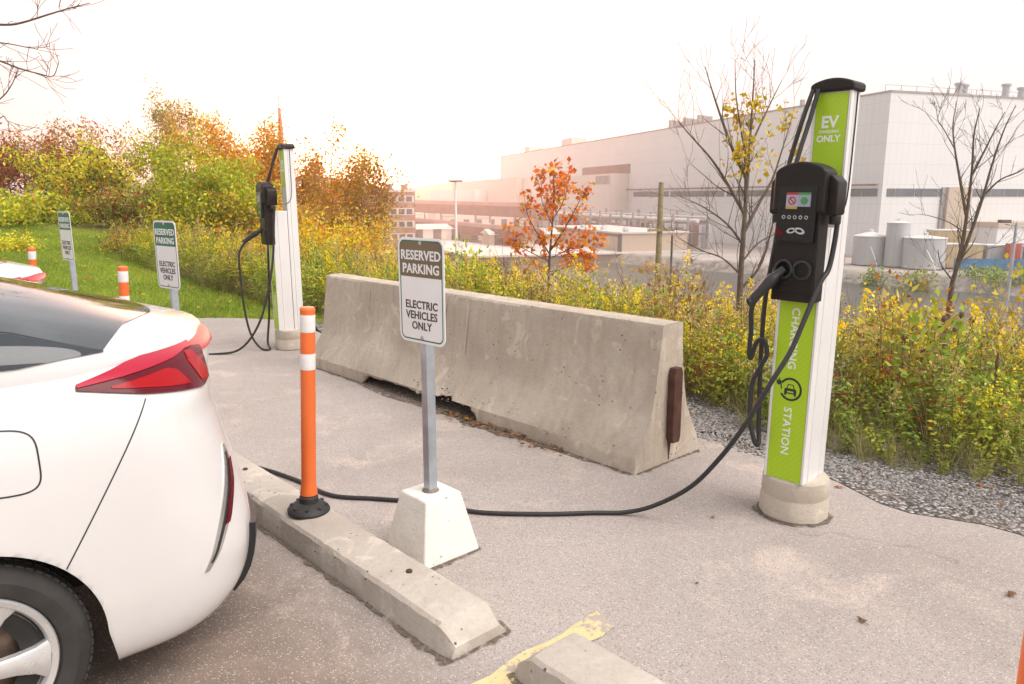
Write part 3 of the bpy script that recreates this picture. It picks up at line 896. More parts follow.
    mb = MB(); mb.prism([(-.090, 1.395), (-.093, 1.650), (.093, 1.650), (.090, 1.395)], .19, .2205, lambda u, v, t: Vector((u, t + (v - 1.56) * -.02, v)))
    face = mb.build('glossy_face', M['glossblack'], hd, bevel=.003)
    def yf(z): return .221 + (z - 1.56) * -.02
    def rect(mb, x0, x1, zb, zt, d, mi=0):          # x to the viewer's right
        mb.box2((-x1, yf((zb + zt) / 2) - .001 + d, zb), (-x0, yf((zb + zt) / 2) + .001 + d, zt), mi)
    mb = MB(); rect(mb, -.050, .008, 1.556, 1.608, .001, 0); rect(mb, .008, .066, 1.556, 1.608, .001, 1)
    rect(mb, -.050, .008, 1.608, 1.619, .001, 2); rect(mb, .008, .066, 1.608, 1.619, .001, 3); rect(mb, -.050, .004, 1.545, 1.556, .001, 4)
    F = frame(Vector((.021, yf(1.58) + .0028, 1.582)), RG, UP, FN)
    ring = [(.019 * math.cos(2 * math.pi * k / 24), .019 * math.sin(2 * math.pi * k / 24)) for k in range(24)]
    inr = [(u * .68, v * .68) for u, v in ring]
    mb.add([F @ Vector((u, v, 0)) for u, v in ring + inr], [(i, (i + 1) % 24, 24 + (i + 1) % 24, 24 + i) for i in range(24)], 2)
    mb.add([F @ Vector((u, v, 0)) for u, v in ((-.014, .010), (-.010, .014), (.014, -.010), (.010, -.014))], [(0, 1, 2, 3)], 2)
    F = frame(Vector((-.037, yf(1.58) + .0028, 1.582)), RG, UP, FN); rr = random.Random(8)
    blob = [((.0175 + .0015 * math.sin(7 * t)) * math.cos(t), (.0175 + .0015 * math.sin(7 * t)) * math.sin(t)) for t in [2 * math.pi * k / 30 for k in range(30)]]
    mb.add([F @ Vector((u, v, 0)) for u, v in blob], [tuple(range(30))], 3)
    mb.build('display_screen', [M['scr_white'], M['scr_lilac'], M['scr_red'], M['scr_green'], M['scr_yellow']], face)
    for k in range(5):
        mb = MB(); mb.lathe([(.0085, 0), (.0085, .0015), (.0055, .0015), (.0055, .0005)], 16, 0, frame(Vector((.056 - k * .027, yf(1.508) , 1.508)), RG, UP, FN), cap=False)
        mb.build('button', M['chrome'], face)
    # reader symbol: two pale rounded marks
    mb = MB(); F = frame(Vector((0, yf(1.447) + .0012, 1.447)), RG, UP, FN)
    for cx, rr_, an in ((-.014, .020, 20), (.026, .023, -25)):
        el = [(cx + rr_ * math.cos(t) * 1.1, rr_ * .62 * math.sin(t) + math.cos(t) * rr_ * math.tan(R(an)) * .5) for t in [2 * math.pi * k / 20 for k in range(20)]]
        el2 = [(cx + (u - cx) * .55, v * .5) for u, v in el]
        mb.add([F @ Vector((u, v, 0)) for u, v in el + el2], [(i, (i + 1) % 20, 20 + (i + 1) % 20, 20 + i) for i in range(20)], 0)
    mb.build('reader_symbol', M['alugrey'], face)
    mb = MB(); mb.add([F @ Vector(p) for p in ((-.088, .020, 0), (-.070, .004, 0), (-.052, -.012, 0), (-.055, -.030, 0), (-.088, -.020, 0))], [(0, 1, 2, 3, 4)])
    mb.build('red_decal', M['lensdark'], face)
    # holsters
    for x, nm in ((.045, 'holster'), (-.045, 'holster')):
        mb = MB(); F = frame(Vector((x, .196, 1.268)), RG, UP, FN)
        mb.lathe([(.046, 0), (.046, .012), (.036, .014), (.034, .002), (.001, .002)], 28, 0, F, cap=False)
        mb.build('holster', M['trim'], hd, smooth=35)
    # retractor cords between cap and head, and a thin wire on the other side
    mb = MB()
    mb.tube(catmull([(.060, -.02, 2.095), (.066, .03, 1.95), (.072, .075, 1.84), (.078, .12, 1.715)], 6), .011, 8); mb.build('retractor_cord', M['cable'], root, smooth=60); mb = MB()
    mb.tube(catmull([(.086, -.02, 2.095), (.10, .02, 1.98), (.118, .055, 1.84), (.128, .10, 1.69)], 6), .011, 8)
    mb.build('retractor_cord', M['cable'], root, smooth=60)
    mb = MB(); mb.tube(catmull([(-.092, -.10, 2.088), (-.0925, -.10, 1.9), (-.0925, -.09, 1.6), (-.098, -.02, 1.52)], 5), .0032, 6)
    mb.build('thin_wire', M['cable'], root, smooth=60)
    return root

LEAN = (R(.75), (0, 1, 0))
ch1 = charger(lot(1.665, 3.50), LEAN, 'lime and white charging station nearest, beside the gravel, cable trailing left')
ch2 = copy_tree(ch1); ch2.location = lot(7.42, 3.60); ch2.rotation_euler = (Matrix.Rotation(R(-.4), 4, 'Y') @ Matrix.Rotation(YAW - R(11), 4, 'Z')).to_euler()
tag(ch2, 'farther charging station seen from its white side, beyond the barrier end')

def W(root, p):
    m = Matrix.Translation(root.location) @ root.rotation_euler.to_matrix().to_4x4()
    return m @ Vector(p)

def plug(name_root, tip, back, up):
    """hand-held connector: nose, grip body, boot; tip and back are world points"""
    d = (back - tip); L = d.length; d.normalize()
    pts = [tip, tip + d * .05, tip + d * .06, tip + d * .09, tip + d * .12 + up * -.004, tip + d * .19 + up * -.012, tip + d * .215 + up * -.016, back + up * -.02]
    mb = MB(); mb.tube(pts, [.020, .021, .028, .030, .025, .022, .026, .017], 16)
    return mb.build('connector', M['trim'], name_root, smooth=50)

def cable_thing(label, pts, conn=None, n=8, r=.0115):
    pts = catmull(pts, n)
    mb = MB(); mb.tube(pts, r, 10)
    o = mb.build('charging_cable', M['cable'], smooth=60)
    tag(o, label, 'cable', 'charging cables')
    if conn: plug(o, *conn)
    return o
# cable that runs from the near station across the ground and behind the white car
g = lambda x, y, z=.013: Vector((x, y, z))
cable_thing('long black cable sagging from the near station and crossing the asphalt behind the wheel stop',
            [W(ch1, (-.142, .10, 1.50)), W(ch1, (-.144, .115, 1.40)), W(ch1, (-.142, .145, 1.28)), g(1.40, 3.37, 1.22), g(1.326, 3.33, 1.063), g(1.258, 3.30, .912), g(1.17, 3.28, .768),
             g(1.075, 3.30, .569), g(.985, 3.36, .387), g(.873, 3.44, .21), g(.72, 3.53, .075), g(.58, 3.575, .018), g(.42, 3.58), g(.15, 3.565), g(-.18, 3.59), g(-.42, 3.70), g(-.72, 3.76),
             g(-.98, 3.81), g(-1.22, 4.02), g(-1.50, 4.22), g(-1.80, 4.36), g(-2.3, 4.5), g(-2.7, 4.62, .02), g(-3.05, 4.62, .15)])
tip = W(ch1, (.045, .20, 1.268)); back = W(ch1, (.128, .285, 1.15))
cable_thing('black cable looping down beside the near station to its parked connector',
            [W(ch1, (.142, .10, 1.50)), W(ch1, (.146, .11, 1.38)), W(ch1, (.17, .12, 1.1)), W(ch1, (.165, .13, .85)), W(ch1, (.150, .14, .62)), W(ch1, (.135, .15, .46)), W(ch1, (.118, .17, .385)), W(ch1, (.125, .20, .40)),
             W(ch1, (.160, .20, .52)), W(ch1, (.168, .19, .68)), W(ch1, (.135, .18, .78)), W(ch1, (.110, .175, .84)), W(ch1, (.125, .18, .91)), W(ch1, (.160, .19, .90)), W(ch1, (.172, .21, .82)), W(ch1, (.168, .24, .86)),
             W(ch1, (.15, .27, .97)), W(ch1, (.142, .295, 1.07)), back + Vector((0, 0, -.02))], (tip, back, Vector((0, 0, 1))))
tip2 = W(ch2, (.045, .20, 1.268)); back2 = W(ch2, (.10, .36, 1.17))
cable_thing('black cable hanging from the farther station in a loop down to the ground',
            [W(ch2, (-.142, .10, 1.50)), W(ch2, (-.155, .12, 1.35)), W(ch2, (-.15, .15, 1.0)), W(ch2, (-.14, .22, .65)), W(ch2, (-.12, .34, .30)), W(ch2, (-.05, .52, .06)), W(ch2, (.05, .75, .0135)), W(ch2, (.3, 1.1, .0135)), W(ch2, (.55, 1.55, .0135)), W(ch2, (.7, 2.2, .0135)), W(ch2, (.6, 2.9, .0135)), W(ch2, (.5, 3.4, .05))])
cable_thing('black cable of the farther station drooping from its connector to the footing',
            [back2 + Vector((0, 0, -.02)), W(ch2, (.11, .43, 1.02)), W(ch2, (.11, .43, .75)), W(ch2, (.10, .42, .45)), W(ch2, (.07, .38, .18)), W(ch2, (.02, .30, .03)), W(ch2, (-.04, .22, .02)), W(ch2, (.12, .20, .08)), W(ch2, (.17, .15, .4)), W(ch2, (.165, .12, 1.0)), W(ch2, (.142, .10, 1.50))], (tip2, back2, Vector((0, 0, 1))))

# ------------------------------------------------------------------ white hatchback
SC = .42
ZK = [.185, .21, .27, .36, .48, .62, .74, .84, .92, .985, 1.03, 1.062, 1.085, 1.10, 1.112, 1.12]
WK = [.845, .868, .890, .903, .910, .912, .908, .900, .888, .868, .846, .828, .800, .760, .715, .66]
SK = [.85, .89, .945, .975, .982, .965, .938, .918, .905, .915, .955, .990, .985, .955, .91, .86]
def nq(z): return 3.1 - .65 * min(1, max(0, (z - .45) / .45)) - .62 * min(1, max(0, (z - .97) / .09))
def catv(z, K, Vv):
    i = max(0, min(len(K) - 2, int(np.searchsorted(K, z) - 1)))
    t = min(1, max(0, (z - K[i]) / (K[i + 1] - K[i])))
    m0 = (Vv[i + 1] - Vv[max(0, i - 1)]) / (K[i + 1] - K[max(0, i - 1)]) * (K[i + 1] - K[i])
    j = min(len(K) - 1, i + 2)
    m1 = (Vv[j] - Vv[i]) / (K[j] - K[i]) * (K[i + 1] - K[i])
    t2, t3 = t * t, t * t * t
    return (2 * t3 - 3 * t2 + 1) * Vv[i] + (t3 - 2 * t2 + t) * m0 + (-2 * t3 + 3 * t2) * Vv[i + 1] + (t3 - t2) * m1
def sst(a, b, x): return float(smooth(a, b, np.array(x)))
def zlow(y, z):
    if z < .45: return z
    s = 1 - .13 * sst(.2, 2.4, y) - .36 * sst(2.4, 3.65, y)
    return .45 + (z - .45) * s
FRONT = 3.55
def body_pt(q, z):
    """q in [-1,0]: rear corner arc from rear centre to the side; [0,1] straight side; [1,2] front arc. near side (x<0)"""
    w, sr = catv(z, ZK, WK), catv(z, ZK, SK)
    if q <= 0:
        ph = R(90) * -q
        s = SC + (sr - SC) * max(0, math.sin(ph)) ** (2 / nq(z)); t = w * max(0, math.cos(ph)) ** (2 / nq(z))
        return Vector((-t, -s, zlow(-s, z)))
    if q <= 1:
        y = -SC + q * (2.65 + SC)
        wob = .010 * math.exp(-((z - .93) / .03) ** 2)
        return Vector((-w + wob * 0, y, zlow(y, z)))
    ph = R(90) * (q - 1); y = 2.65 + (FRONT - 2.65 - .25 * max(0, z - .75)) * math.sin(ph) ** (2 / 2.3); t = w * max(0, math.cos(ph)) ** (2 / 2.3)
    return Vector((-t, y, zlow(y, z)))
def body_n(q, z):
    e = 1e-3
    a = body_pt(min(q + e, 2), z) - body_pt(max(q - e, -1), z); b = body_pt(q, min(z + e, 1.12)) - body_pt(q, max(z - e, .185))
    n = b.cross(a)
    if n.length < 1e-12: return Vector((-1, 0, 0))
    n.normalize()
    c = body_pt(q, z) - Vector((0, 1.2, .4))
    return n if n.dot(Vector((c.x, c.y * .3, c.z * .2))) > 0 else -n
def q_of_s(s, z):
    """arc parameter for a point s behind the rear axle"""
    sr = catv(z, ZK, SK)
    if s <= SC: return (SC - s) / (2.65 + SC)
    r = min(1, (s - SC) / (sr - SC))
    return -math.asin(r ** (nq(z) / 2)) / R(90)

def skin(nm, mat, parent, rows, off, thick=.004, mirror=False, smooth=40):
    """shell lying on the body; rows of (q, z)"""
    mb = MB(); sg = -1 if mirror else 1
    mir = lambda p: Vector((p.x * sg, p.y, p.z))
    top = [[mir(body_pt(q, z) + body_n(q, z) * off) for q, z in r] for r in rows]
    low = [[mir(body_pt(q, z) + body_n(q, z) * (off - thick)) for q, z in r] for r in rows]
    mb.grid(top); mb.grid(low, flip=True)
    for i in range(len(rows) - 1):
        for k in (0, len(rows[0]) - 1):
            mb.add([top[i][k], top[i + 1][k], low[i + 1][k], low[i][k]], [(0, 1, 2, 3)])
    for r in (0, len(rows) - 1):
        for k in range(len(rows[0]) - 1):
            mb.add([top[r][k], top[r][k + 1], low[r][k + 1], low[r][k]], [(0, 1, 2, 3)])
    o = mb.build(nm, mat, parent)
    bm = bmesh.new(); bm.from_mesh(o.data); bmesh.ops.remove_doubles(bm, verts=bm.verts, dist=1e-5); bmesh.ops.recalc_face_normals(bm, faces=bm.faces); bm.to_mesh(o.data); bm.free()
    o.data.polygons.foreach_set('use_smooth', [True] * len(o.data.polygons)); o.data.set_sharp_from_angle(angle=R(smooth))
    return o
def band(ss, lo, hi, n=14, m=6, q=False):
    """rows between two curves given at breakpoints ss (s behind the axle, or q)"""
    rows = []
    for i in range(n + 1):
        s = ss[0] + (ss[-1] - ss[0]) * i / n
        l, h = np.interp(s, ss, lo), np.interp(s, ss, hi)
        rows.append([((s if q else q_of_s(s, l + (h - l) * k / m)), l + (h - l) * k / m) for k in range(m + 1)])
    return rows
def seam(nm, parent, pts, w=.004, mat=None, mirror=False, off=.0012):
    """dark shut line following body points (q,z)"""
    P = []; sg = -1 if mirror else 1
    for q, z in pts: P.append(body_pt(q, z) + body_n(q, z) * off)
    mb = MB(); rows = [[], []]
    for i, p in enumerate(P):
        t = (P[min(i + 1, len(P) - 1)] - P[max(i - 1, 0)]).normalized(); n = body_n(*pts[i]); s = t.cross(n)
        for k, r in enumerate(rows):
            v = p + s * (w / 2 if k else -w / 2); r.append(Vector((v.x * sg, v.y, v.z)))
    mb.grid(rows); return mb.build(nm, mat or M['trim'], parent)

# greenhouse
YK = [-.95, -.80, -.62, -.4, -.2, .2, .7, 1.2, 1.7, 2.2, 2.6, 3.0]
RK = [1.130, 1.172, 1.222, 1.290, 1.335, 1.40, 1.44, 1.455, 1.43, 1.335, 1.19, .985]
BK = [.20, .52, .70, .785, .80, .805, .81, .815, .81, .80, .77, .70]
def house_pt(y, r):
    """r in [-1,1]: near belt to far belt"""
    zr, wb = catv(y, YK, RK), catv(y, YK, BK)
    zb = zlow(y, 1.105) - .03
    ph = R(90) * abs(r); sg = -1 if r < 0 else 1
    return Vector((sg * wb * math.sin(ph) ** (2 / 2.6), y, zb + max(0, zr - zb) * max(0, math.cos(ph)) ** (2 / 2.6)))
def house_n(y, r):
    e = 2e-3
    a = house_pt(y + e, r) - house_pt(y - e, r); b = house_pt(y, min(1, r + e)) - house_pt(y, max(-1, r - e))
    n = a.cross(b)
    n = n.normalized() if n.length > 1e-12 else Vector((0, 0, 1))
    return n if n.z > -.05 and n.dot(house_pt(y, r) - Vector((0, y, .9))) > 0 else -n
def pane(nm, mat, parent, ys, lo, hi, off=.003, n=24, m=10, thick=.004):
    mb = MB(); top = []
    for i in range(n + 1):
        y = ys[0] + (ys[-1] - ys[0]) * i / n
        l, h = float(np.interp(y, ys, lo)), float(np.interp(y, ys, hi))
        top.append([house_pt(y, l + (h - l) * k / m) + house_n(y, l + (h - l) * k / m) * off for k in range(m + 1)])
    mb.grid(top)
    return mb.build(nm, mat, parent, smooth=60)

def make_wheel(root, x, y):
    """hub with tyre and alloy rim; outer side at -x for the near wheels"""
    sg = -1 if x < 0 else 1
    T = Matrix.Translation((x, y, .317)) @ (Matrix.Rotation(math.pi, 4, 'Z') if sg > 0 else Matrix.Identity(4))
    # local: outer face towards -x
    def P(r, h): return (r, h)
    mb = MB(); mb.lathe([(.155, .085), (.155, .075), (.06, .07), (.06, .03), (.03, .02)], 40, 0, T, axis='x')
    hub = mb.build('wheel', M['brake'], root, smooth=40)
    mb = MB()
    prof = [(.222, .105), (.225, .02), (.232, .006), (.25, .0), (.272, -.002), (.276, .002), (.29, .006), (.302, .016), (.311, .028), (.3165, .045), (.317, .06), (.317, .15), (.3165, .165), (.311, .182), (.29, .20), (.23, .202), (.222, .12)]
    mb.lathe(prof, 96, 0, T, cap=False, axis='x')
    for k in range(72):                                 # shoulder tread blocks
        t = 2 * math.pi * k / 72
        B = T @ Matrix.Rotation(t, 4, 'X')
        for h0, rr in ((.028, .3125), (.062, .3175), (.10, .3175), (.14, .3175)):
            mb.box((h0 + .008, 0, rr), (.024, .019, .006), 0, B)
    mb.build('tyre', M['tyre'], hub, smooth=35)
    mb = MB()
    mb.lathe([(.224, .03), (.2245, .010), (.220, .004), (.205, .008), (.198, .018), (.196, .05), (.196, .10), (.19, .10), (.19, .02)], 72, 0, T, cap=False, axis='x')
    n = 5
    for k in range(n):
        t0 = 2 * math.pi * (k + .5) / n + .12
        rows = []
        for r, wdt, h in ((.03, .030, .014), (.07, .024, .012), (.12, .029, .015), (.165, .040, .017), (.202, .062, .014)):
            c, s = math.cos(t0), math.sin(t0)
            row = []
            for u, hh in ((-wdt, h + .022), (-wdt, h), (-wdt * .8, h - .004), (wdt * .8, h - .004), (wdt, h), (wdt, h + .022)):
                row.append(T @ Vector((hh, r * c - u * s, r * s + u * c)))
            rows.append(row)
        mb.grid(rows)
    mb.lathe([(.045, .03), (.045, .010), (.035, .004), (.002, .003)], 30, 0, T, axis='x')
    mb.build('rim', M['rim'], hub, smooth=40)
    mb = MB()                                            # black pockets between the spokes
    for k in range(n):
        t0 = 2 * math.pi * (k + 1.0) / n + .12; rows = []
        for i in range(7):
            rr_ = .075 + .122 * i / 6; half = (2 * math.pi / n / 2) - math.asin(min(.9, (.026 + .026 * (i / 6) ** 2) / rr_))
            rows.append([T @ Vector((.034 + (.012 if 0 < j < 6 and i < 4 else 0), rr_ * math.cos(t0 + half * (j / 3 - 1)), rr_ * math.sin(t0 + half * (j / 3 - 1)))) for j in range(7)])
        # leave a window onto the brake: only the outer half of the pocket is filled
        mb.grid(rows[3:])
    mb.build('spoke_pocket', M['trim'], hub, smooth=40)
    return hub

def hatchback(loc, label):
    root = empty('parked_car', loc, YAW)
    tag(root, label, 'car', 'parked electric cars')
    qs = [-1 + i / 56 for i in range(56)] + [i / 130 for i in range(130)] + [1 + i / 40 for i in range(41)]
    zs = [.185 + (1.12 - .185) * k / 46 for k in range(47)]
    mb = MB(); rings = []
    for z in zs:
        near = [body_pt(q, z) for q in qs]
        far = [Vector((-p.x, p.y, p.z)) for p in near[1:-1]][::-1]
        rings.append(near + far)
    mb.grid(rings, closed=True)
    n = len(rings[0]); nn = len(qs)
    mb.add(rings[0], [tuple(range(n))[::-1]])
    # deck: strips from side to side
    top = rings[-1]; vs = []; fs = []
    for i in range(1, nn - 1): vs += [top[i], Vector((0, top[i].y, top[i].z + .006)), top[n - i]]
    for i in range(nn - 3): fs += [(3 * i, 3 * i + 1, 3 * i + 4, 3 * i + 3), (3 * i + 1, 3 * i + 2, 3 * i + 5, 3 * i + 4)]
    mb.add(vs, fs); mb.add([top[0], top[1], Vector((0, top[1].y, top[1].z + .006)), top[n - 1]], [(0, 1, 2, 3)])
    e = nn - 1; mb.add([top[e], top[e - 1], Vector((0, top[e - 1].y, top[e - 1].z + .006)), top[e + 1]], [(0, 1, 2, 3)])
    body = mb.build('body', [M['paint'], M['under']], root)
    me = body.data
    bm = bmesh.new(); bm.from_mesh(me); bmesh.ops.remove_doubles(bm, verts=bm.verts, dist=2e-4); bmesh.ops.recalc_face_normals(bm, faces=bm.faces); bm.to_mesh(me); bm.free()
    new = me
    bm = bmesh.new(); bm.from_mesh(new); RA = .352; kill = []
    def arch(y, z):
        """distance outside the wheel opening (negative inside) and its nearest edge point"""
        best = None
        for yy in (0, 2.7):
            if z >= .317:
                d = math.hypot(y - yy, z - .317); k = RA / max(d, 1e-4); e = (d - RA, yy + (y - yy) * k, .317 + (z - .317) * k)
            else:
                h = RA + (.317 - z) * .22; e = (abs(y - yy) - h, yy + math.copysign(h, y - yy), z)
            if best is None or e[0] < best[0]: best = e
        return best
    for f in bm.faces:
        c = f.calc_center_median()
        if (abs(c.x) > .5 and arch(c.y, c.z)[0] < 0) or (c.z < .187 and f.normal.z < -.7): kill.append(f)
    bmesh.ops.delete(bm, geom=kill, context='FACES')
    for v in bm.verts:
        if v.is_boundary and abs(v.co.x) > .5:
            e = arch(v.co.y, v.co.z)
            if abs(e[0]) < .035: v.co.y, v.co.z = e[1], e[2]
    bm.to_mesh(new); bm.free()
    while len(new.materials) < 2: new.materials.append(M['under'])
    new.materials[0] = M['paint']; new.materials[1] = M['under']
    new.polygons.foreach_set('material_index', [0] * len(new.polygons))
    new.polygons.foreach_set('use_smooth', [True] * len(new.polygons)); new.set_sharp_from_angle(angle=R(32))
    sd = body.modifiers.new('shell', 'SOLIDIFY'); sd.thickness = .005; sd.offset = -1; sd.material_offset = 1; sd.material_offset_rim = 0
    wn = body.modifiers.new('normals', 'WEIGHTED_NORMAL'); wn.keep_sharp = True; wn.weight = 80
    # floor pan and wheel liners keep daylight out of the body
    mb = MB(); mb.box2((-.55, .62, .20), (.55, 3.3, .24)); mb.box2((-.50, -.62, .30), (.50, .62, .36)); mb.box2((-.78, .42, .2), (.78, 2.3, .23))
    mb.tube([(-.72, 0, .30), (.72, 0, .30)], .05, 12)
    mb.build('floor_pan', M['under'], root)
    for y in (0, 2.7):
        for sg in (-1, 1):
            mb = MB(); rows = []
            for k in range(25):
                t = R(38 + 132 * k / 24) if y == 0 else R(0 + 180 * k / 24)
                c, s = -math.cos(t), math.sin(t)
                rows.append([(sg * .892, y + .346 * c, .317 + .346 * s), (sg * .50, y + .346 * c, .317 + .346 * s)])
            mb.grid(rows); mb.build('wheel_liner', M['under'], root, smooth=40)
    # greenhouse shell
    mb = MB(); ys = [-.95 + 3.95 * i / 110 for i in range(111)]; rs = [-1 + 2 * k / 120 for k in range(121)]
    mb.grid([[house_pt(y, r) for r in rs] for y in ys])
    mb.build('roof', M['paint'], root, smooth=50)
    gy = [-.775, -.765, -.73, -.65, -.55, -.45, -.22, .12]
    gl = [.02, .13, .266, .40, .56, .835, .67, .645]; gh = [.02, .13, .266, .36, .41, .43, .43, .43]
    ng = [-x for x in gl]
    hg = pane('rear_window', M['rearglass'], root, gy, ng, gh, n=80, m=24)
    pane('window_trim', M['trim'], hg, [-.45, -.22, .12], [-.848, -.685, -.66], [-.837, -.672, -.647], off=.0045, m=2)
    for sg in (-1, 1):
        f = lambda v: [x * 1 for x in v] if sg < 0 else [-x for x in v]
        pane('quarter_window', M['carglass'], root, [-.45, -.22, -.02], f([-.85, -.915, -.92]), f([-.845, -.69, -.67]), off=.005, n=40, m=30)
        pane('rear_door_window', M['carglass'], root, [.03, .95], f([-.91, -.91]), f([-.60, -.60]), off=.005, m=30)
        pane('front_door_window', M['carglass'], root, [1.03, 2.0, 2.35], f([-.91, -.91, -.91]), f([-.60, -.60, -.80]), off=.005, m=30)
        pane('pillar_trim', M['trim'], root, [.95, 1.03], f([-.91] * 2), f([-.60] * 2), off=.002, n=2)
    pane('windscreen', M['carglass'], root, [2.0, 2.85], [-.50, -.52], [.50, .52])
    # tail lamps, light bar
    for mir in (False, True):
        lamp = skin('tail_lamp', M['lensdark'], root, band([.35, .44, .53, .66, .75, .80], [1.052, 1.032, 1.012, .990, .975, .988], [1.062, 1.075, 1.088, 1.092, 1.092, 1.085], 40, 12), .008, .03, mir)
        skin('red_reflector', M['lensred'], lamp, band([.44, .62, .655, .69], [1.043, 1.011, 1.006, 1.002], [1.048, 1.060, 1.050, 1.006], 30, 6), .0105, .004, mir)
        skin('upper_lens', M['lensbar'], lamp, band([.352, .50, .66, .72, .76], [1.056, 1.068, 1.080, 1.089, 1.089], [1.064, 1.094, 1.110, 1.117, 1.117], 40, 8), .012, .012, mir)
        skin('brake_lens', M['lensred'], lamp, band([.712, .745, .79], [1.06, .995, .985], [1.085, 1.084, 1.02], 14, 6), .0105, .006, mir)
        zz = [.40, .45, .55, .65, .72, .765]; sl_ = [.645, .675, .715, .755, .778, .79]; sr_ = [.662, .708, .765, .805, .815, .80]
        def upright(z0, z1, f0, f1, n=20, m=6):
            rows = []
            for i in range(n + 1):
                z = z0 + (z1 - z0) * i / n; l, r = np.interp(z, zz, sl_), np.interp(z, zz, sr_)
                rows.append([(q_of_s(l + (r - l) * (f0 + (f1 - f0) * k / m), z), z) for k in range(m + 1)])
            return rows
        skin('reflector_housing', M['chrome'], root, upright(.40, .765, 0, 1), .004, .012, mir)
        skin('reflector_recess', M['trim'], root, upright(.425, .74, .36, .62), .006, .006, mir)
        skin('fog_reflector', M['lensdark'], root, upright(.53, .715, .55, .98), .009, .012, mir)
        seam('bumper_seam', root, [(q_of_s(.53 - .27 * k / 20, 1.0 - .44 * k / 20), 1.0 - .44 * k / 20) for k in range(21)], .004, None, mir)
        seam('door_seam', root, [((SC + .42 + .0 * k) / (2.65 + SC), .30 + .78 * k / 20) for k in range(21)], .005, None, mir)
        seam('door_seam', root, [((SC + 1.0) / (2.65 + SC), .26 + .82 * k / 20) for k in range(21)], .005, None, mir)
        skin('door_handle', M['paint'], root, [[((SC + y) / (2.65 + SC), z) for z in (.90, .905, .925, .93)] for y in (.60, .62, .75, .78)], .03, .03, mir)
    bar = band([q_of_s(.75, 1.1), -.7, -1.0], [1.088, 1.080, 1.070], [1.117, 1.112, 1.108], 30, 8, q=True)
    for mir in (False, True): skin('light_bar', M['lensbar'], root, bar, .006, .01, mir)
    seam('hatch_seam', root, [(q_of_s(.44 + .34 * k / 12, 1.112), 1.112) for k in range(13)], .004)
    # lower black valance
    for mir in (False, True): skin('rear_valance', M['trim'], root, band([-.50, -.56, -.70, -1.0], [.24, .22, .21, .21], [.26, .36, .43, .45], 24, 6, q=True), .022, .03, mir)
    # charge flap
    pts = []
    for k in range(65):
        t = 2 * math.pi * k / 64; c, s_ = math.cos(t), math.sin(t)
        u = .125 * abs(c) ** .45 * (1 if c > 0 else -1); v = .088 * abs(s_) ** .45 * (1 if s_ > 0 else -1)
        pts.append((q_of_s(.105 + u, .90 + v), .90 + v - .10 * u))
    seam('charge_flap', root, pts, .0045)
    # number plate recess and rear wiper-free lower glass
    skin('lower_rear_glass', M['carglass'], root, band([-.78, -1.0], [.93, .93], [1.04, 1.04], 10, 4, q=True), .004, .006, False)
    skin('lower_rear_glass', M['carglass'], root, band([-.78, -1.0], [.93, .93], [1.04, 1.04], 10, 4, q=True), .004, .006, True)
    for mir in (False, True):
        skin('headlight', M['alugrey'], root, [[(q, z) for z in (.86, .90, .95, .98)] for q in (1.25, 1.32, 1.4, 1.5, 1.6)], .006, .012, mir)
        mb = MB(); sg = 1 if mir else -1
        mb.lathe([(.03, .0), (.08, .02), (.09, .06), (.08, .12), (.05, .14)], 16, 0, Matrix.Translation((sg * .93, 2.05, 1.02)) @ Matrix.Scale(1.35, 4, (1, 0, 0)), axis='y')
        mb.build('wing_mirror', M['paint'], root, smooth=60)
        for y in (0, 2.70): make_wheel(root, sg * .893, y)
    skin('grille', M['trim'], root, [[(q, z) for z in (.50, .58, .66, .74)] for q in (1.55, 1.7, 1.85, 2.0)], .005, .01)
    skin('grille', M['trim'], root, [[(q, z) for z in (.50, .58, .66, .74)] for q in (1.55, 1.7, 1.85, 2.0)], .005, .01, True)
    return root
CAR = hatchback(lot(3.21, .14), 'white hatchback in the foreground with red tail lamps and black tinted rear window')
car2 = copy_tree(CAR); car2.location = lot(6.05, .14)
tag(car2, 'second white car farther left, only its red tail edge showing over the near one')

# ------------------------------------------------------------------ the plant across the river
def cladding(name, col, seamcol, w=1.2, h=3.0):
    t = NT(name); v = t.coord()
    sep = t.n('ShaderNodeSeparateXYZ'); t.l(v, sep.inputs[0])
    def line(o, pitch, wd):
        f = t.math('FRACT', t.math('DIVIDE', t.math('ADD', o, 1000.0), pitch)); return t.math('LESS_THAN', f, wd / pitch)
    ln = t.math('MAXIMUM', line(t.math('ADD', sep.outputs[0], sep.outputs[1]), w, .05), line(sep.outputs[2], h, .07))
    b = t.noise(v, .12, 5, .6)
    c = t.ramp(b, [(.3, tuple(x * .93 for x in col)), (.7, col)])
    mp = t.n('ShaderNodeMapping'); mp.inputs['Scale'].default_value = (.9, .9, .05); t.l(v, mp.inputs['Vector'])
    c = t.mix(t.math('MULTIPLY', t.step(t.noise(mp.outputs[0], 1.2, 5, .65), .52, .8), .3), c, tuple(x * .75 for x in col))
    c = t.mix(t.math('MULTIPLY', ln, .5), c, seamcol)
    return t.end(t.bsdf(c, .55))
M['clad'] = cladding('white_cladding', (.72, .71, .71), (.45, .44, .44))
M['clad2'] = cladding('cream_cladding', (.66, .60, .55), (.42, .38, .34), 1.0, 50)
M['tan'] = cladding('tan_render', (.50, .40, .315), (.36, .29, .23), 4.0, 50)
M['rooff'] = pm('pale_roofing', (.62, .57, .53), .8, var=.2, scale=.5)
M['pane'] = pm('dark_window_band', (.10, .12, .14), .15, var=.5, scale=.35)
M['pinkbrown'] = pm('rust_brown_sheeting', (.24, .135, .115), .75, var=.25, scale=.4)
M['steel'] = pm('plant_steel', (.33, .30, .30), .6, .3, var=.3, scale=1.0)
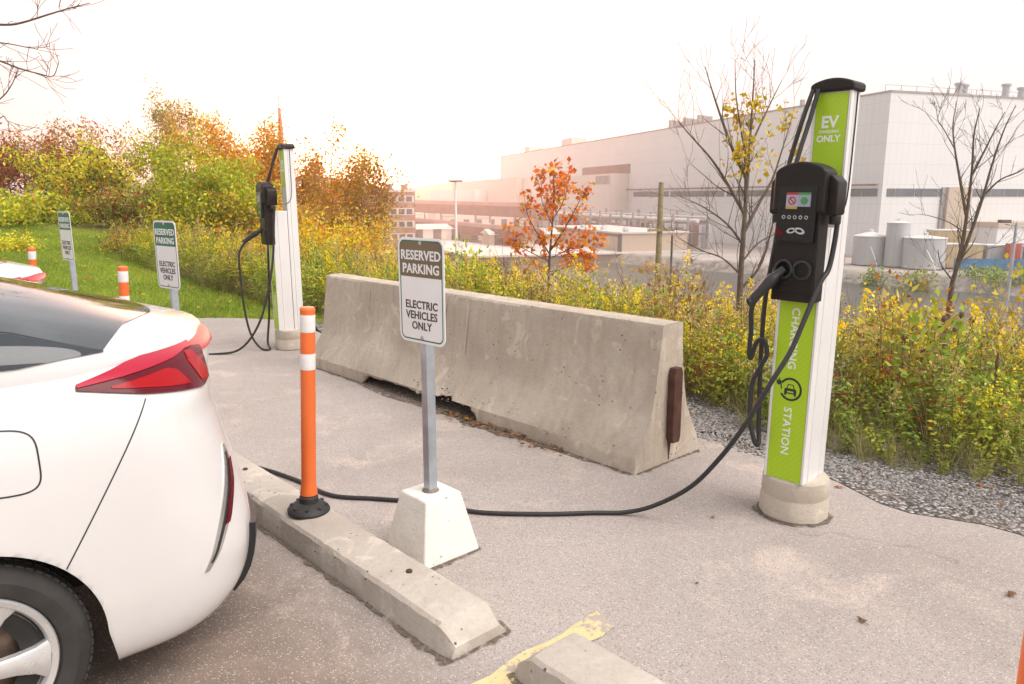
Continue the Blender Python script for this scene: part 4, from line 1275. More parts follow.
M['dsteel'] = pm('dark_plant_steel', (.13, .115, .115), .7, .2, var=.4, scale=1.0)
M['tank'] = cladding('tank_sheet', (.46, .46, .475), (.30, .30, .31), .75, 50)
M['tanktop'] = pm('tank_roof', (.66, .64, .62), .6, var=.1, scale=1)
M['blue'] = pm('blue_hoarding', (.03, .16, .33), .5, var=.35, scale=.8)
M['yard'] = pm('container_tan', (.56, .43, .24), .6, var=.25, scale=.8)
M['greyc'] = pm('container_grey', (.42, .43, .45), .6, var=.2, scale=.8)
M['redp'] = pm('faded_red', (.50, .07, .05), .6, var=.2, scale=2)
M['brick'] = pm('pinkish_brick', (.36, .20, .15), .85, var=.2, scale=.6)
M['lamp'] = pm('lamp_housing', (.25, .27, .30), .5, var=.2)
PY_ = math.atan2(.317, .948)                       # plant axes: local x = d2, local y = d1
def prect(root, name, mat, lo, hi, parent=None, bevel=0):
    mb = MB(); mb.box2(lo, hi); return mb.build(name, mat, parent or root, bevel=bevel)

def hall():
    root = empty('factory_hall', (56, 115, PLANT), PY_)
    tag(root, 'huge white windowless plant hall filling the right background', 'factory')
    Hh = 16.85 - PLANT; z0 = 1.72 - PLANT; z1 = 2.9 - PLANT
    # local: x along the right face, y away along the long left face
    mb = MB(); mb.box2((0, 0, -.5), (140, 191, Hh)); body = mb.build('hall_walls', M['clad'], root)
    prect(root, 'parapet', M['steel'], (-.12, -.12, Hh), (140.1, 191.1, Hh + .28))
    # window bands along both faces, broken by panels
    for y0, y1 in ((.9, 21), (22, 40), (41, 62), (63, 80)):
        b = prect(root, 'window_band', M['pane'], (-.10, y0, z0), (.05, y1, z1))
        for k in range(int((y1 - y0) / 6)): prect(root, 'mullion', M['steel'], (-.16, y0 + 6 * k + 3, z0), (-.102, y0 + 6 * k + 3.15, z1), b)
    for x0, x1 in ((.9, 6.2), (6.4, 12.3), (17.5, 30), (30.4, 46)):
        b = prect(root, 'window_band', M['pane'], (x0, -.10, z0), (x1, .05, z1))
        for k in range(int((x1 - x0) / 2.9)): prect(root, 'mullion', M['steel'], (x0 + 2.9 * k + 1.4, -.16, z0), (x0 + 2.9 * k + 1.5, -.102, z1), b)
    prect(root, 'beige_panel', M['tan'], (12.4, -.7, -.4), (17.3, -.01, z1 + .25))
    prect(root, 'panel_reveal', M['steel'], (11.6, -.3, -.4), (12.38, -.01, z1 + .2))
    prect(root, 'lower_block', M['clad'], (18.2, -5.0, -.4), (60, -.02, 4.5)); prect(root, 'coping', M['tan'], (18.0, -5.2, 4.5), (60.2, -.03, 5.3))
    prect(root, 'door', M['pane'], (-.08, 6.6, 4.6), (.05, 7.6, 8.6)); prect(root, 'louvre', M['steel'], (-.08, 13, 4.4), (.05, 16.5, 6.3))
    prect(root, 'lamp_box', M['steel'], (-.25, 9.2, 7.6), (-.01, 9.7, 8.4))
    # left annexes
    prect(root, 'dark_recess', M['pinkbrown'], (-.12, 82.4, 7.5 - PLANT), (.05, 112, 9.9 - PLANT))
    an = prect(root, 'annex', M['clad2'], (-5, 83, -.4), (-.13, 150, 7.5 - PLANT)); prect(root, 'louvre', M['steel'], (-5.15, 84, 4.9 - PLANT), (-4.98, 92, 7.0 - PLANT), an)
    prect(root, 'service_pipe', M['pinkbrown'], (-1.2, 0, 3.3 - PLANT), (-.9, 82, 3.6 - PLANT))
    prect(root, 'low_wing', M['clad2'], (-7, 150.2, -.4), (-.2, 240, 8.2 - PLANT)); prect(root, 'low_wing', M['clad'], (-12, 185, -.4), (-7.1, 262, 4.4 - PLANT))
    # roof gear
    for y, w, h in ((163, 5, 2.2), (127, 8, 2.4)): prect(root, 'roof_unit', M['clad2'], (1, y - w / 2, Hh + .3), (6, y + w / 2, Hh + h))
    for k in range(9): prect(root, 'roof_vent', M['steel'], (2, 51 + 2.0 * k, Hh + .28), (2.9, 51.6 + 2.0 * k, Hh + 1.6 + .35 * (k % 3)))
    for k in range(6): prect(root, 'roof_vent', M['steel'], (2, 12 + 2.0 * k, Hh + .28), (2.7, 12.5 + 2.0 * k, Hh + 1.3 + .3 * (k % 2)))
    for x, h in ((17.5, 2.6), (18.5, 2.4), (27.5, 2.9), (31, 2.5)):
        mb = MB(); mb.lathe([(.55, Hh + .29), (.55, Hh + h - .4), (.75, Hh + h - .3), (.75, Hh + h)], 14, 0, Matrix.Translation((x, 4, 0))); mb.build('roof_stack', M['greyc'], root, smooth=40)
    mb = MB()
    for x in range(0, 60, 3): mb.box((x, 1.2, Hh + .75), (.07, .07, .95))
    mb.box((30, 1.2, Hh + 1.2), (60, .06, .06)); mb.build('roof_railing', M['steel'], root)
hall()

def tank(x, y, r, h, cone, label, pipe=True):
    root = empty('storage_tank', (x, y, PLANT), R(40)); tag(root, label, 'storage tank', 'grey tanks before the white hall')
    mb = MB(); mb.lathe([(r * 1.02, 0), (r * 1.02, .2), (r, .22), (r, h), (r * 1.015, h + .02), (r * 1.015, h + .12)], 40); mb.build('shell', M['tank'], root, smooth=40)
    mb = MB(); mb.lathe([(r * 1.03, h + .121), (r * 1.03, h + .2), (.3, h + .2 + cone), (.3, h + .5 + cone), (.02, h + .55 + cone)], 40); mb.build('tank_roof', M['tanktop'], root, smooth=30)
    if pipe:
        mb = MB(); n = 14
        pts = [Vector((math.sin(R(-150 + 75 * k / n)) * (r + .12), -math.cos(R(-150 + 75 * k / n) + R(60)) * (r + .12), h * (1 - k / n))) for k in range(n + 1)]
        mb.tube(pts, .09, 6); mb.build('stair_rail', M['tanktop'], root)
    return root
tank(49.4, 103.5, 2.15, 3.7, .55, 'squat grey tank with a low cone roof, left of the tall narrow tank')
tank(51.65, 100.6, 1.45, 5.6, .2, 'tall narrow grey tank between the two squat ones', False)
tank(53.9, 97.9, 2.5, 3.75, .3, 'wide grey tank to the right of the tall one')
def portable(x, y, w, d, h, mat, label, cat='storage cabin', yaw=R(-8), z=PLANT, roof=True, grp='storage cabins behind the blue hoarding'):
    root = empty('storage_cabin', (x, y, z), yaw); tag(root, label, cat, grp)
    mb = MB(); mb.box2((-w / 2, -d / 2, .1), (w / 2, d / 2, h))
    for k in range(int(w / .5)): mb.box2((-w / 2 + .5 * k + .1, -d / 2 - .05, .2), (-w / 2 + .5 * k + .3, -d / 2 - .002, h - .1))
    mb.build('cabin_body', mat, root)
    if roof: prect(root, 'cabin_roof', M['tanktop'], (-w / 2 - .1, -d / 2 - .1, h + .003), (w / 2 + .1, d / 2 + .1, h + .16))
    return root
portable(58.4, 98.4, 5.4, 2.6, 3.0, M['yard'], 'tan storage cabin next to the wide tank')
portable(63.6, 97.6, 4.2, 2.6, 2.9, M['greyc'], 'grey storage cabin at the right edge behind blue hoarding')
portable(60.2, 103.5, 5.0, 2.6, 4.6, M['yard'], 'taller tan cabin behind the bare tree trunk')
portable(68.6, 97.0, 4.6, 2.6, 3.1, M['greyc'], 'pale grey cabin farthest right by the lamp post')
portable(45.8, 104.2, .9, .9, 1.5, M['redp'], 'small orange-red bin left of the tanks', 'bin', grp='bins by the tanks', roof=False)
portable(63.9, 95.5, 1.5, .9, 3.3, M['redp'], 'small red cabinet showing above the blue hoarding', 'cabinet', grp='cabinets in the yard', roof=False)
def hoarding():
    root = empty('blue_hoarding', (56.3, 95.0, PLANT), R(-8)); tag(root, 'long blue hoarding along the far river bank', 'hoarding')
    for k in range(13):
        prect(root, 'panel', M['blue'], (k * 2.4, -.03, .1), (k * 2.4 + 2.36, .03, 1.45)); prect(root, 'panel_post', M['steel'], (k * 2.4 - .05, .032, -.4), (k * 2.4 + .05, .12, 1.5))
hoarding()

def lowbuild():
    root = empty('quay_building', (18.6, 127, PLANT), PY_); tag(root, 'low tan flat-roofed building at the water with pale roof vents', 'building')
    prect(root, 'walls', M['tan'], (0, 0, -.3), (12.6, 32, 3.0)); prect(root, 'roof', M['rooff'], (-.25, -.25, 3.0), (12.85, 32.2, 3.28))
    prect(root, 'downpipe', M['dsteel'], (-.35, -.1, 0), (-.02, .9, 2.95)); prect(root, 'eaves_band', M['pinkbrown'], (-.12, 1, 2.45), (-.01, 30, 2.9))
    for k in range(7):
        mb = MB(); mb.lathe([(.55, 3.281), (.55, 3.5), (.42, 3.75), (.15, 3.9), (.02, 3.92)], 16, 0, Matrix.Translation((1.5 + 1.5 * (k % 3), 1.6 + 3.0 * k, 0))); mb.build('roof_vent', M['greyc'], root, smooth=50)
    root2 = empty('quay_wall', (17.6, 126, RIVER - .8), PY_); tag(root2, 'stained concrete quay wall below the tan building', 'quay wall')
    prect(root2, 'wall_face', M['rubble'], (-26, -.2, 0), (15.5, 60, 2.2)); prect(root2, 'coping', M['rooff'], (-26.1, -.5, 2.2), (15.7, 60.1, 2.5))
lowbuild()

def piperack():
    rr = random.Random(6)
    root = empty('pipe_rack', (30.5, 148, PLANT), PY_ + R(90)); tag(root, 'rusty steel pipe racks and vessels along the foot of the hall', 'pipe rack')
    # local x runs along the long face
    for k in range(15):
        x = -14 + 5.2 * k
        for y in (0, 4): prect(root, 'column', M['steel'], (x - .18, y - .18, 0), (x + .18, y + .18, 5.6 + (k % 3) * .5))
        prect(root, 'cross_beam', M['steel'], (x - .12, .2, 4.3), (x + .12, 3.8, 4.6))
    for i, (y, z, r) in enumerate(((.6, 4.9, .28), (1.6, 4.85, .22), (2.6, 5.0, .35), (.4, 2.6, .18), (3.4, 3.2, .2), (1.0, 5.6, .16))):
        mb = MB(); mb.tube([(-15, y, z), (20, y, z), (62, y, z)], r, 10); mb.build('pipe', [M['steel'], M['pinkbrown'], M['tanktop']][i % 3], root, smooth=50)
    for k in range(12):
        x = -12 + 5.6 * k + rr.uniform(-1, 1); w = rr.uniform(1.2, 3.2); h = rr.uniform(2.2, 5.4)
        if k % 3 == 0:
            mb = MB(); mb.lathe([(.9, 0), (.9, h), (.5, h + .5), (.05, h + .6)], 18, 0, Matrix.Translation((x, -1.6, 0))); mb.build('vessel', M['tank'], root, smooth=40)
        else: prect(root, 'cubicle', [M['dsteel'], M['pinkbrown'], M['steel']][k % 3], (x - w / 2, -2.4, 0), (x + w / 2, -.6, h))
piperack()

def gallery(p0, p1, w, h, mat, label, legs=True):
    """enclosed conveyor bridge from p0 to p1 (world), on trestles"""
    p0, p1 = Vector(p0), Vector(p1); d = p1 - p0; L = math.hypot(d.x, d.y); yaw = math.atan2(d.y, d.x); sl = d.z / L
    root = empty('conveyor_gallery', (p0.x, p0.y, PLANT), yaw); tag(root, label, 'conveyor', 'covered conveyors left of the hall')
    z = p0.z - PLANT; mb = MB()
    prof = [(-w / 2, 0), (w / 2, 0), (w / 2, h * .75), (w * .25, h), (-w * .25, h), (-w / 2, h * .75)]
    mb.prism(prof, 0, L, lambda u, v, t: Vector((t, u, z + v + sl * t))); mb.build('gallery_shell', mat, root)
    if legs:
        n = max(2, int(L / 14))
        for k in range(n):
            x = L * (k + .5) / n; top = z + sl * x
            mb = MB()
            for y in (-w / 2 + .2, w / 2 - .2):
                mb.box2((x - .2, y - .2, -.5), (x + .2, y + .2, top - .02))
            for q in range(3): mb.box((x, 0, top * (q + .5) / 3), (.15, w - .7, .18))
            mb.build('trestle', M['steel'], root)
    return root
gallery(lay(404, 230) * 1 + Vector((0, 0, -2.6)), lay(545, 175) + Vector((0, 0, -3.2)), 5, 3.4, M['pinkbrown'], 'upper rust-brown covered conveyor running left from the hall')
gallery(lay(408, 190) + Vector((0, 0, -5.6)), lay(535, 137) + Vector((0, 0, -6.2)), 4, 2.2, M['pinkbrown'], 'lower rust-brown conveyor sloping towards the tan building')
def shed(px, Y, w, d, h, mat, label, yaw=R(16)):
    p = lay(px, Y, PLANT); root = empty('plant_shed', p, yaw); tag(root, label, 'shed', 'sheds in the plant yard')
    prect(root, 'walls', mat, (-w / 2, -d / 2, -.4), (w / 2, d / 2, h))
    mb = MB(); mb.prism([(-d / 2 - .3, h + .003), (d / 2 + .3, h + .003), (0, h + 1.0)], -w / 2 - .3, w / 2 + .3, lambda u, v, t: Vector((t, u, v))); mb.build('roof', M['rooff'], root)
    for k in range(int(w / 4)): prect(root, 'shed_door', M['dsteel'], (-w / 2 + 4 * k + .8, -d / 2 - .06, -.3), (-w / 2 + 4 * k + 2.6, -d / 2 - .01, 2.4))
shed(440, 165, 22, 8, 2.4, M['clad2'], 'long pale shed behind the street lamp')
shed(478, 240, 30, 14, 5.0, M['clad2'], 'pale shed under the upper conveyor')
shed(610, 200, 26, 9, 4.2, M['pinkbrown'], 'brown shed behind the small orange tree')
shed(520, 150, 14, 7, 2.0, M['tan'], 'small tan shed left of the orange tree')

def brickblock():
    p = lay(392, 150, PLANT); root = empty('office_block', p, R(10)); tag(root, 'pinkish brick block with rows of windows, half hidden by orange shrubs', 'building')
    h = 8.6 - .0; prect(root, 'walls', M['brick'], (-5, -4, -1), (4.6, 4, h + 1.5)); prect(root, 'parapet', M['clad2'], (-5.2, -4.2, h + 1.5), (4.8, 4.2, h + 1.9))
    for f in range(4):
        z = .9 + 2.4 * f
        b = prect(root, 'window_band', M['clad2'], (-4.8, -4.08, z), (4.4, -4.001, z + 1.3))
        for k in range(6): prect(root, 'pane', M['pane'], (-4.6 + 1.5 * k, -4.14, z + .15), (-3.5 + 1.5 * k, -4.082, z + 1.15), b)
    for k in range(3): prect(root, 'roof_unit', M['brick'], (-4 + 3 * k, -2, h + 1.91), (-2.6 + 3 * k, 0, h + 3.0))
brickblock()
def mast():
    p = lay(287, 120, -6.0); p.z = hz(p.x, p.y) - .3; root = empty('lattice_mast', p); tag(root, 'thin red lattice mast rising behind the orange trees', 'mast')
    mb = MB(); Ht = 15.2 - p.z
    def c(z, k): w = 1.3 * (1 - z / Ht) + .10; return Vector((w * math.cos(R(45 + 90 * k)), w * math.sin(R(45 + 90 * k)), z))
    for k in range(4): mb.tube([c(0, k), c(Ht, k)], .15, 5)
    for q in range(24):
        for k in range(4): mb.tube([c(Ht * q / 24, k), c(Ht * (q + 1) / 24, (k + 1) % 4)], .085, 4); mb.tube([c(Ht * q / 24, k), c(Ht * q / 24, (k + 1) % 4)], .085, 4)
    mb.build('lattice', M['redp'], root)
    mb = MB(); mb.tube([(0, 0, Ht), (0, 0, Ht + 2.6)], .10, 6); mb.build('antenna', M['redp'], root)
mast()

# ------------------------------------------------------------------ poles and posts in the weeds
def pole(px, Y, top, r0, r1, mat, name, label, cat, group=None):
    x = lay(px, Y).x; z = hz(x, Y); p = lay(px, Y, 0); p.z = z - .3
    root = empty(name, p); tag(root, label, cat, group); mb = MB(); mb.lathe([(r0, 0), (r0 * .97, (top - z) * .5), (r1, top - z + .3)], 14); mb.build('shaft', mat, root, smooth=50)
    return root, top - z + .3
root, h = pole(659, 25, 2.08, .115, .085, M['polewood'], 'utility_pole', 'weathered wooden utility pole standing in the weeds', 'utility pole')
mb = MB(); mb.box((0, -.10, h - 1.55), (1.0, .07, .08), 0, Matrix.Rotation(R(20), 4, 'Z')); mb.build('crossarm', M['polewood'], root)
for sx in (-.42, .42):
    mb = MB(); mb.lathe([(.03, h - 1.5), (.05, h - 1.46), (.035, h - 1.42), (.05, h - 1.38), (.02, h - 1.34)], 10, 0, Matrix.Rotation(R(20), 4, 'Z') @ Matrix.Translation((sx, -.1, 0))); mb.build('insulator', M['greyc'], root)
root, h = pole(456, 38, 2.35, .075, .05, M['signwhite'], 'street_lamp', 'slim pale street lamp behind the nearest parking sign', 'street lamp')
mb = MB(); mb.box((0, 0, h + .05), (.75, .3, .10)); mb.build('lamp_head', M['lamp'], root, bevel=.03)
root, h = pole(1017, 52, -.15, .13, .09, M['greyc'], 'street_lamp', 'grey floodlight post at the right edge before the blue hoarding', 'street lamp')
mb = MB(); mb.tube([(0, 0, h - .15), (-.75, 0, h - .1)], .05, 6); mb.build('bracket', M['greyc'], root)
mb = MB(); mb.box((-.85, 0, h + .12), (.75, .4, .22), 0, Matrix.Rotation(R(0), 4, 'Z')); mb.build('lamp_head', M['dsteel'], root, bevel=.04)
GP = 'thin posts standing in the weeds by the river'
for px, Y, top, r, m, lab in ((672, 27, .25, .045, M['dsteel'], 'thin dark post just right of the utility pole'), (595, 30, .45, .05, M['greyc'], 'thin grey post right of the small orange tree'),
                              (616.5, 22, -1.05, .05, M['signwhite'], 'short white post between the orange tree and utility pole')):
    pole(px, Y, top, r, r * .9, m, 'marker_post', lab, 'post', GP)
p = lay(708, 21); z = hz(p.x, 21); mb = MB(); mb.tube([(p.x, 21, z - .2), (p.x, 21, -1.75), (p.x - .03, 21, -1.6), (p.x - .12, 21, -1.47), (p.x - .2, 21, -1.42)], .032, 8)
tag(mb.build('vent_pipe', M['signwhite'], smooth=50), 'small white bent vent pipe right of the utility pole', 'pipe')
# wire fence along the slope on the right
def wirefence():
    root = empty('wire_fence', lot(-16, 22, -3.2), YAW); tag(root, 'thin wire fence crossing the bank below the bare trees', 'fence')
    for k in range(11):
        w_ = lot(-16 + 3.6 * k, 22); z = hz(w_.x, w_.y) + 3.2
        mb = MB(); mb.tube([(3.6 * k, 0, z - .2), (3.6 * k, 0, z + 1.3)], .03, 6); mb.build('fence_post', M['steel'], root)
    for q in range(4):
        mb = MB(); mb.tube([(3.6 * k, 0, hz(lot(-16 + 3.6 * k, 22).x, lot(-16 + 3.6 * k, 22).y) + 3.2 + .35 + .3 * q) for k in range(11)], .012, 4); mb.build('wire', M['greyc'], root)
wirefence()

# ------------------------------------------------------------------ plants
def sight(px, py, Y):
    """point at forward distance Y that is seen at (px, py)"""
    u = (px - 512) / 745; v = (342 - py) / 745; c, s = math.cos(PITCH), math.sin(PITCH)
    t = Y / (c + v * s); return Vector((u * t, Y, EYE + t * (-s + v * c)))

class Wood:
    def __init__(s): s.seg = []          # (points, radii)
    def mesh(s, name, mat, parent, off, n=5):
        mb = MB()
        for pts, rs in s.seg:
            mb.tube([p - off for p in pts], list(rs), n if rs[0] > .012 else 3, cap=False)
        return mb.build(name, mat, parent, smooth=70, recalc=False)

def rvec(rr, s=1.0):
    return Vector((rr.gauss(0, s), rr.gauss(0, s), rr.gauss(0, s)))

def branch(wd, rr, p, d, L, r, depth, tips, up=.12, wob=.16, kids=(2, 4), spread=.75, ratio=.62, bare=None, taper=.55):
    n = max(3, int(L / .12)) if depth > 0 else 3; n = min(n, 8)
    pts, rs = [p.copy()], [r]
    q = p.copy(); dd = d.normalized()
    for i in range(n):
        dd = (dd + rvec(rr, wob) * .5 + Vector((0, 0, up * .5))).normalized()
        q = q + dd * (L / n); pts.append(q.copy()); rs.append(max(.0022, r * (1 - (1 - taper) * (i + 1) / n)))
        if depth <= 1: tips.append((q.copy(), dd.copy()))
    wd.seg.append((pts, rs))
    if depth <= 0: return
    k = rr.randint(*kids)
    for j in range(k):
        f = rr.uniform(.3, 1.0) if j else 1.0
        i = min(n, max(1, int(f * n))); a = pts[i]
        side = rvec(rr); side = (side - dd * side.dot(dd)).normalized()
        nd = (dd * (1 - spread * .5) + side * spread * (rr.uniform(.5, 1.1) if j else .35)).normalized()
        branch(wd, rr, a, nd, L * ratio * rr.uniform(.75, 1.2), max(.0022, rs[i] * .66), depth - 1, tips, up, wob, kids, spread, ratio, bare, taper)

def leaves(name, parent, off, anchors, n, size, palette, rr, clump=.10, mat=None, aspect=.5, droop=.0, gap=None):
    """n small leaf blades around the anchors; palette of (rgb, weight, spread)"""
    g = np.random.default_rng(rr.randint(0, 10 ** 6))
    A = np.array([tuple(a[0] - off) for a in anchors]); ix = g.integers(0, len(A), n)
    # clumps: a few anchors keep most of the leaves, some stay bare
    wgt = g.random(len(A)) ** 1.6 + .02; wgt /= wgt.sum(); ix = g.choice(len(A), n, p=wgt)
    P = A[ix] + g.normal(0, clump, (n, 3))
    W_ = np.array([p[1] for p in palette], float); W_ /= W_.sum()
    pa = g.choice(len(palette), len(A), p=W_); pl = g.choice(len(palette), n, p=W_)
    pick = np.where(g.random(n) < .65, pa[ix], pl)
    C = np.array([p[0] for p in palette])[pick]
    C = C * (.72 + .56 * g.random((n, 1))) * (1 + g.normal(0, .07, (n, 3)))
    return blades(name, parent, P, size * (.55 + .9 * g.random(n)), C, g, mat or M['leaf'], aspect, droop)

def blades(name, parent, P, S, C, g, mat, aspect=.5, droop=0.0, D=None, flat=None):
    n = len(P)
    D = g.normal(0, 1, (n, 3)) if D is None else D.copy(); D[:, 2] -= droop
    D /= np.linalg.norm(D, axis=1, keepdims=True) + 1e-9
    N = g.normal(0, 1, (n, 3)); N[:, 2] = abs(N[:, 2]) + (.6 if flat is None else flat)
    X = np.cross(D, N); X /= np.linalg.norm(X, axis=1, keepdims=True) + 1e-9
    Nn = np.cross(X, D)
    S = S[:, None]
    a = P; b = P + D * S * .5 + X * S * aspect * .5 + Nn * S * .06; c = P + D * S - Nn * S * .05; d = P + D * S * .5 - X * S * aspect * .5 + Nn * S * .06
    V = np.stack([a, b, c, d], 1).reshape(-1, 3); F = np.arange(4 * n).reshape(-1, 4)
    return quads(name, V, F, mat, np.repeat(np.clip(C, .004, .95), 4, 0), parent)

RED = [((.44, .08, .04), 3), ((.54, .16, .04), 2), ((.20, .06, .045), 2), ((.52, .36, .06), 1)]
ORG = [((.86, .38, .025), 4), ((.74, .26, .02), 3), ((.90, .56, .04), 3), ((.50, .27, .04), 2), ((.48, .42, .05), 1)]  # autumn orange, with the warm flare glow put into the leaf colour
YEL = [((.90, .74, .04), 4), ((.70, .66, .05), 3), ((.42, .48, .05), 2), ((.70, .40, .04), 1)]
GRY = [((.52, .54, .035), 4), ((.40, .48, .04), 3), ((.68, .62, .05), 3), ((.25, .32, .035), 2)]
BRN = [((.40, .32, .10), 4), ((.50, .36, .11), 3), ((.28, .26, .07), 3), ((.56, .44, .11), 2)]
GRN = [((.21, .32, .04), 4), ((.28, .40, .05), 3), ((.44, .48, .07), 2), ((.14, .20, .03), 2)]

def shrub(name, label, cat, px, Y, width, top_py, pal, nleaf, size, seed, stems=7, depth=3, bottom=.12, group=None, lean=0.0, clump=.16, wood='twig', r0=.028, open_=1.0, up=.22, part=('stems', 'foliage'), zbase=None):
    """many-stemmed shrub or small tree; width is the crown's width in picture units"""
    rr = random.Random(seed)
    b = lay(px, Y); b.z = hz(b.x, b.y) - .05 if zbase is None else zbase
    b = lay(px, Y, b.z); top = sight(px, top_py, Y).z; Hh = top - b.z
    Wd = width / 745 * Y
    root = empty(name, b); tag(root, label, cat, group)
    wd, tips = Wood(), []
    for k in range(stems):
        t = 2 * math.pi * (k + rr.random() * .7) / stems; sp = (.25 + .75 * rr.random()) * min(1.1, .55 * Wd / max(.5, Hh))
        d = Vector((math.cos(t) * sp, math.sin(t) * sp, 1)); f = Vector((math.cos(t), math.sin(t), 0)) * .12 * Wd * rr.random()
        branch(wd, rr, Vector(f), d, Hh * rr.uniform(.42, .62), r0 * rr.uniform(.7, 1.2), depth, tips, up, .2, (2, 4), .7, .6)
    xs = sorted(abs(p.x) for p, _ in tips); zs = sorted(p.z for p, _ in tips)
    kx = (Wd / 2) / xs[int(len(xs) * .95)]; kz = Hh / zs[int(len(zs) * .985)]
    sc = lambda p: Vector((p.x * kx + lean * p.z * kz, p.y * kx, p.z * kz))
    wd.seg = [([sc(p) for p in ps], rs) for ps, rs in wd.seg]
    an = [(sc(p), d) for p, d in tips if p.z * kz > bottom * Hh]
    wd.mesh(part[0], M[wood], root, Vector())
    leaves(part[1], root, Vector(), an, nleaf, size, pal, rr, clump)
    return root

TB = 'shrubs and small trees beyond the lawn'
def S(*a, **k):
    a = list(a); a[7] = int(a[7] * 1.9); a[8] *= .78
    return shrub('autumn_shrub', *a, group=TB, **k)
S('dark red sumac thicket at the far left edge', 'shrub', 20, 30, 120, 140, RED, 5200, .17, 1, stems=9, wood='twig', clump=.22)
S('rusty red sumac with bare dark twigs on top, right of the far left thicket', 'shrub', 92, 32, 130, 126, RED + BRN, 4300, .16, 2, stems=10, clump=.2)
S('yellow-leaved shrub glowing between the red sumacs', 'shrub', 92, 26, 90, 150, YEL + [((.12, .15, .03), 3)], 4200, .16, 3, stems=8)
S('low green and yellow shrub left of the farthest sign', 'shrub', 22, 24, 90, 187, GRY + YEL, 3200, .17, 4, stems=8, bottom=.05)
S('thin brown-green poplar rising above the red sumac', 'tree', 160, 34, 60, 94, BRN + GRN, 2300, .15, 5, stems=3, clump=.22, up=.5, r0=.05)
S('second thin poplar, taller and sparser, left of the orange trees', 'tree', 196, 33, 52, 104, BRN + ORG, 1900, .14, 6, stems=3, clump=.2, up=.5, r0=.05)
S('big rounded yellow-green willow bush behind the second sign', 'shrub', 212, 19, 112, 152, GRY, 12500, .12, 7, stems=11, bottom=.04, clump=.17)
S('dark green shrub tucked under the yellow-leaved one', 'shrub', 140, 24, 110, 190, GRN + RED, 4600, .14, 8, stems=9, bottom=.02)
S('broad orange tree behind the farther charging station', 'tree', 262, 26, 112, 124, ORG, 10500, .13, 9, stems=6, clump=.2, up=.35, r0=.05)
S('tall bright orange tree just right of the farther charging station', 'tree', 318, 23, 92, 132, ORG + [((.55, .30, .03), 4)], 8500, .12, 10, stems=6, clump=.18, up=.35, r0=.045)
S('pale-stemmed golden shrub at the right end of the orange trees', 'shrub', 364, 20, 76, 152, [((.50, .26, .02), 4), ((.42, .18, .02), 3), ((.50, .36, .05), 3)], 4600, .10, 11, stems=12, clump=.15, wood='palebark', r0=.02, up=.4)
S('orange undergrowth shrub between the station and the barrier end', 'shrub', 322, 15, 110, 222, ORG + YEL, 6200, .085, 12, stems=12, bottom=.02, wood='palebark', r0=.014)
S('reddish low bush below the willow bush', 'shrub', 205, 17, 78, 240, RED + ORG, 2900, .085, 13, stems=9, bottom=.02)
S('orange-red brush at the edge of the lawn left of the station', 'shrub', 160, 19, 84, 232, ORG + GRN, 3000, .09, 14, stems=9, bottom=.02)
S('yellow-green tuft of brush by the lot corner left of the farther station', 'shrub', 248, 13.5, 62, 268, YEL + GRN + BRN, 2600, .06, 15, stems=10, bottom=.0, r0=.01)
S('small yellow shrub at the left edge over the second car', 'shrub', 8, 17, 40, 244, YEL, 1400, .085, 16, stems=8, bottom=.0, r0=.012)
S('olive scrub along the lawn behind the farthest sign', 'shrub', 76, 25, 90, 218, GRN + YEL, 3600, .12, 17, stems=9, bottom=.0)
S('dry golden scrub behind the nearest parking sign', 'shrub', 408, 17, 70, 246, BRN + YEL + ORG, 2600, .075, 18, stems=11, bottom=.0, wood='palebark', r0=.012)
S('tan scrub mass filling the gap behind the barrier end', 'shrub', 300, 19, 130, 205, ORG + BRN, 6500, .10, 19, stems=12, bottom=.0, wood='palebark', r0=.014)

def from_limbs(name, label, cat, Y, limbs, seed, depth=2, twig=.9, wood='bark', leaf=None, group=None, base=None, spread=.65, up=.25, dens=1.0, ry=.5, minr=.0035):
    """tree whose main limbs follow measured lines; twigs grow from them in depth as well"""
    rr = random.Random(seed)
    p0 = sight(*limbs[0][0][0], Y); p0.z = min(p0.z, hz(p0.x, Y)) - .1
    root = empty(name, base or p0); tag(root, label, cat, group); off = Vector(root.location)
    wd, tips = Wood(), []
    for li, (pts, r0, r1) in enumerate(limbs):
        dy = 0 if li == 0 else rr.uniform(-ry, ry)
        ww = [sight(x, y, Y + dy * (i / max(1, len(pts) - 1))) for i, (x, y) in enumerate(pts)]
        if li == 0 and base is None: ww[0] = p0.copy()
        cs = catmull(ww, 5); n = len(cs)
        rs = [max(minr, r0 + (r1 - r0) * i / (n - 1)) for i in range(n)]
        wd.seg.append((cs, rs))
        for i in range(1, n):
            f = i / (n - 1)
            if (li == 0 and f < .45) or rr.random() > .62 * dens: continue
            t = (cs[i] - cs[i - 1]).normalized(); side = rvec(rr); side = (side - t * side.dot(t)).normalized()
            branch(wd, rr, cs[i], t * .55 + side * spread + Vector((0, 0, up)), twig * rr.uniform(.35, 1.0) * (1.15 - .6 * f), max(minr, rs[i] * .45), depth, tips, .16, .16, (1, 3), .6, .6, None, .4)
        tips.append((cs[-1], (cs[-1] - cs[-2]).normalized()))
    wd.seg = [([p - off for p in ps], [max(minr * .75, r) for r in rs]) for ps, rs in wd.seg]
    wd.mesh('trunk_and_limbs', M[wood], root, Vector(), 7)
    if leaf:
        fil, n, size, pal = leaf
        an = [(p - off, d) for p, d in tips if fil(p)]
        if an: leaves('leaves', root, Vector(), an, n, size, pal, rr, .05, aspect=.75, droop=.4)
    return root
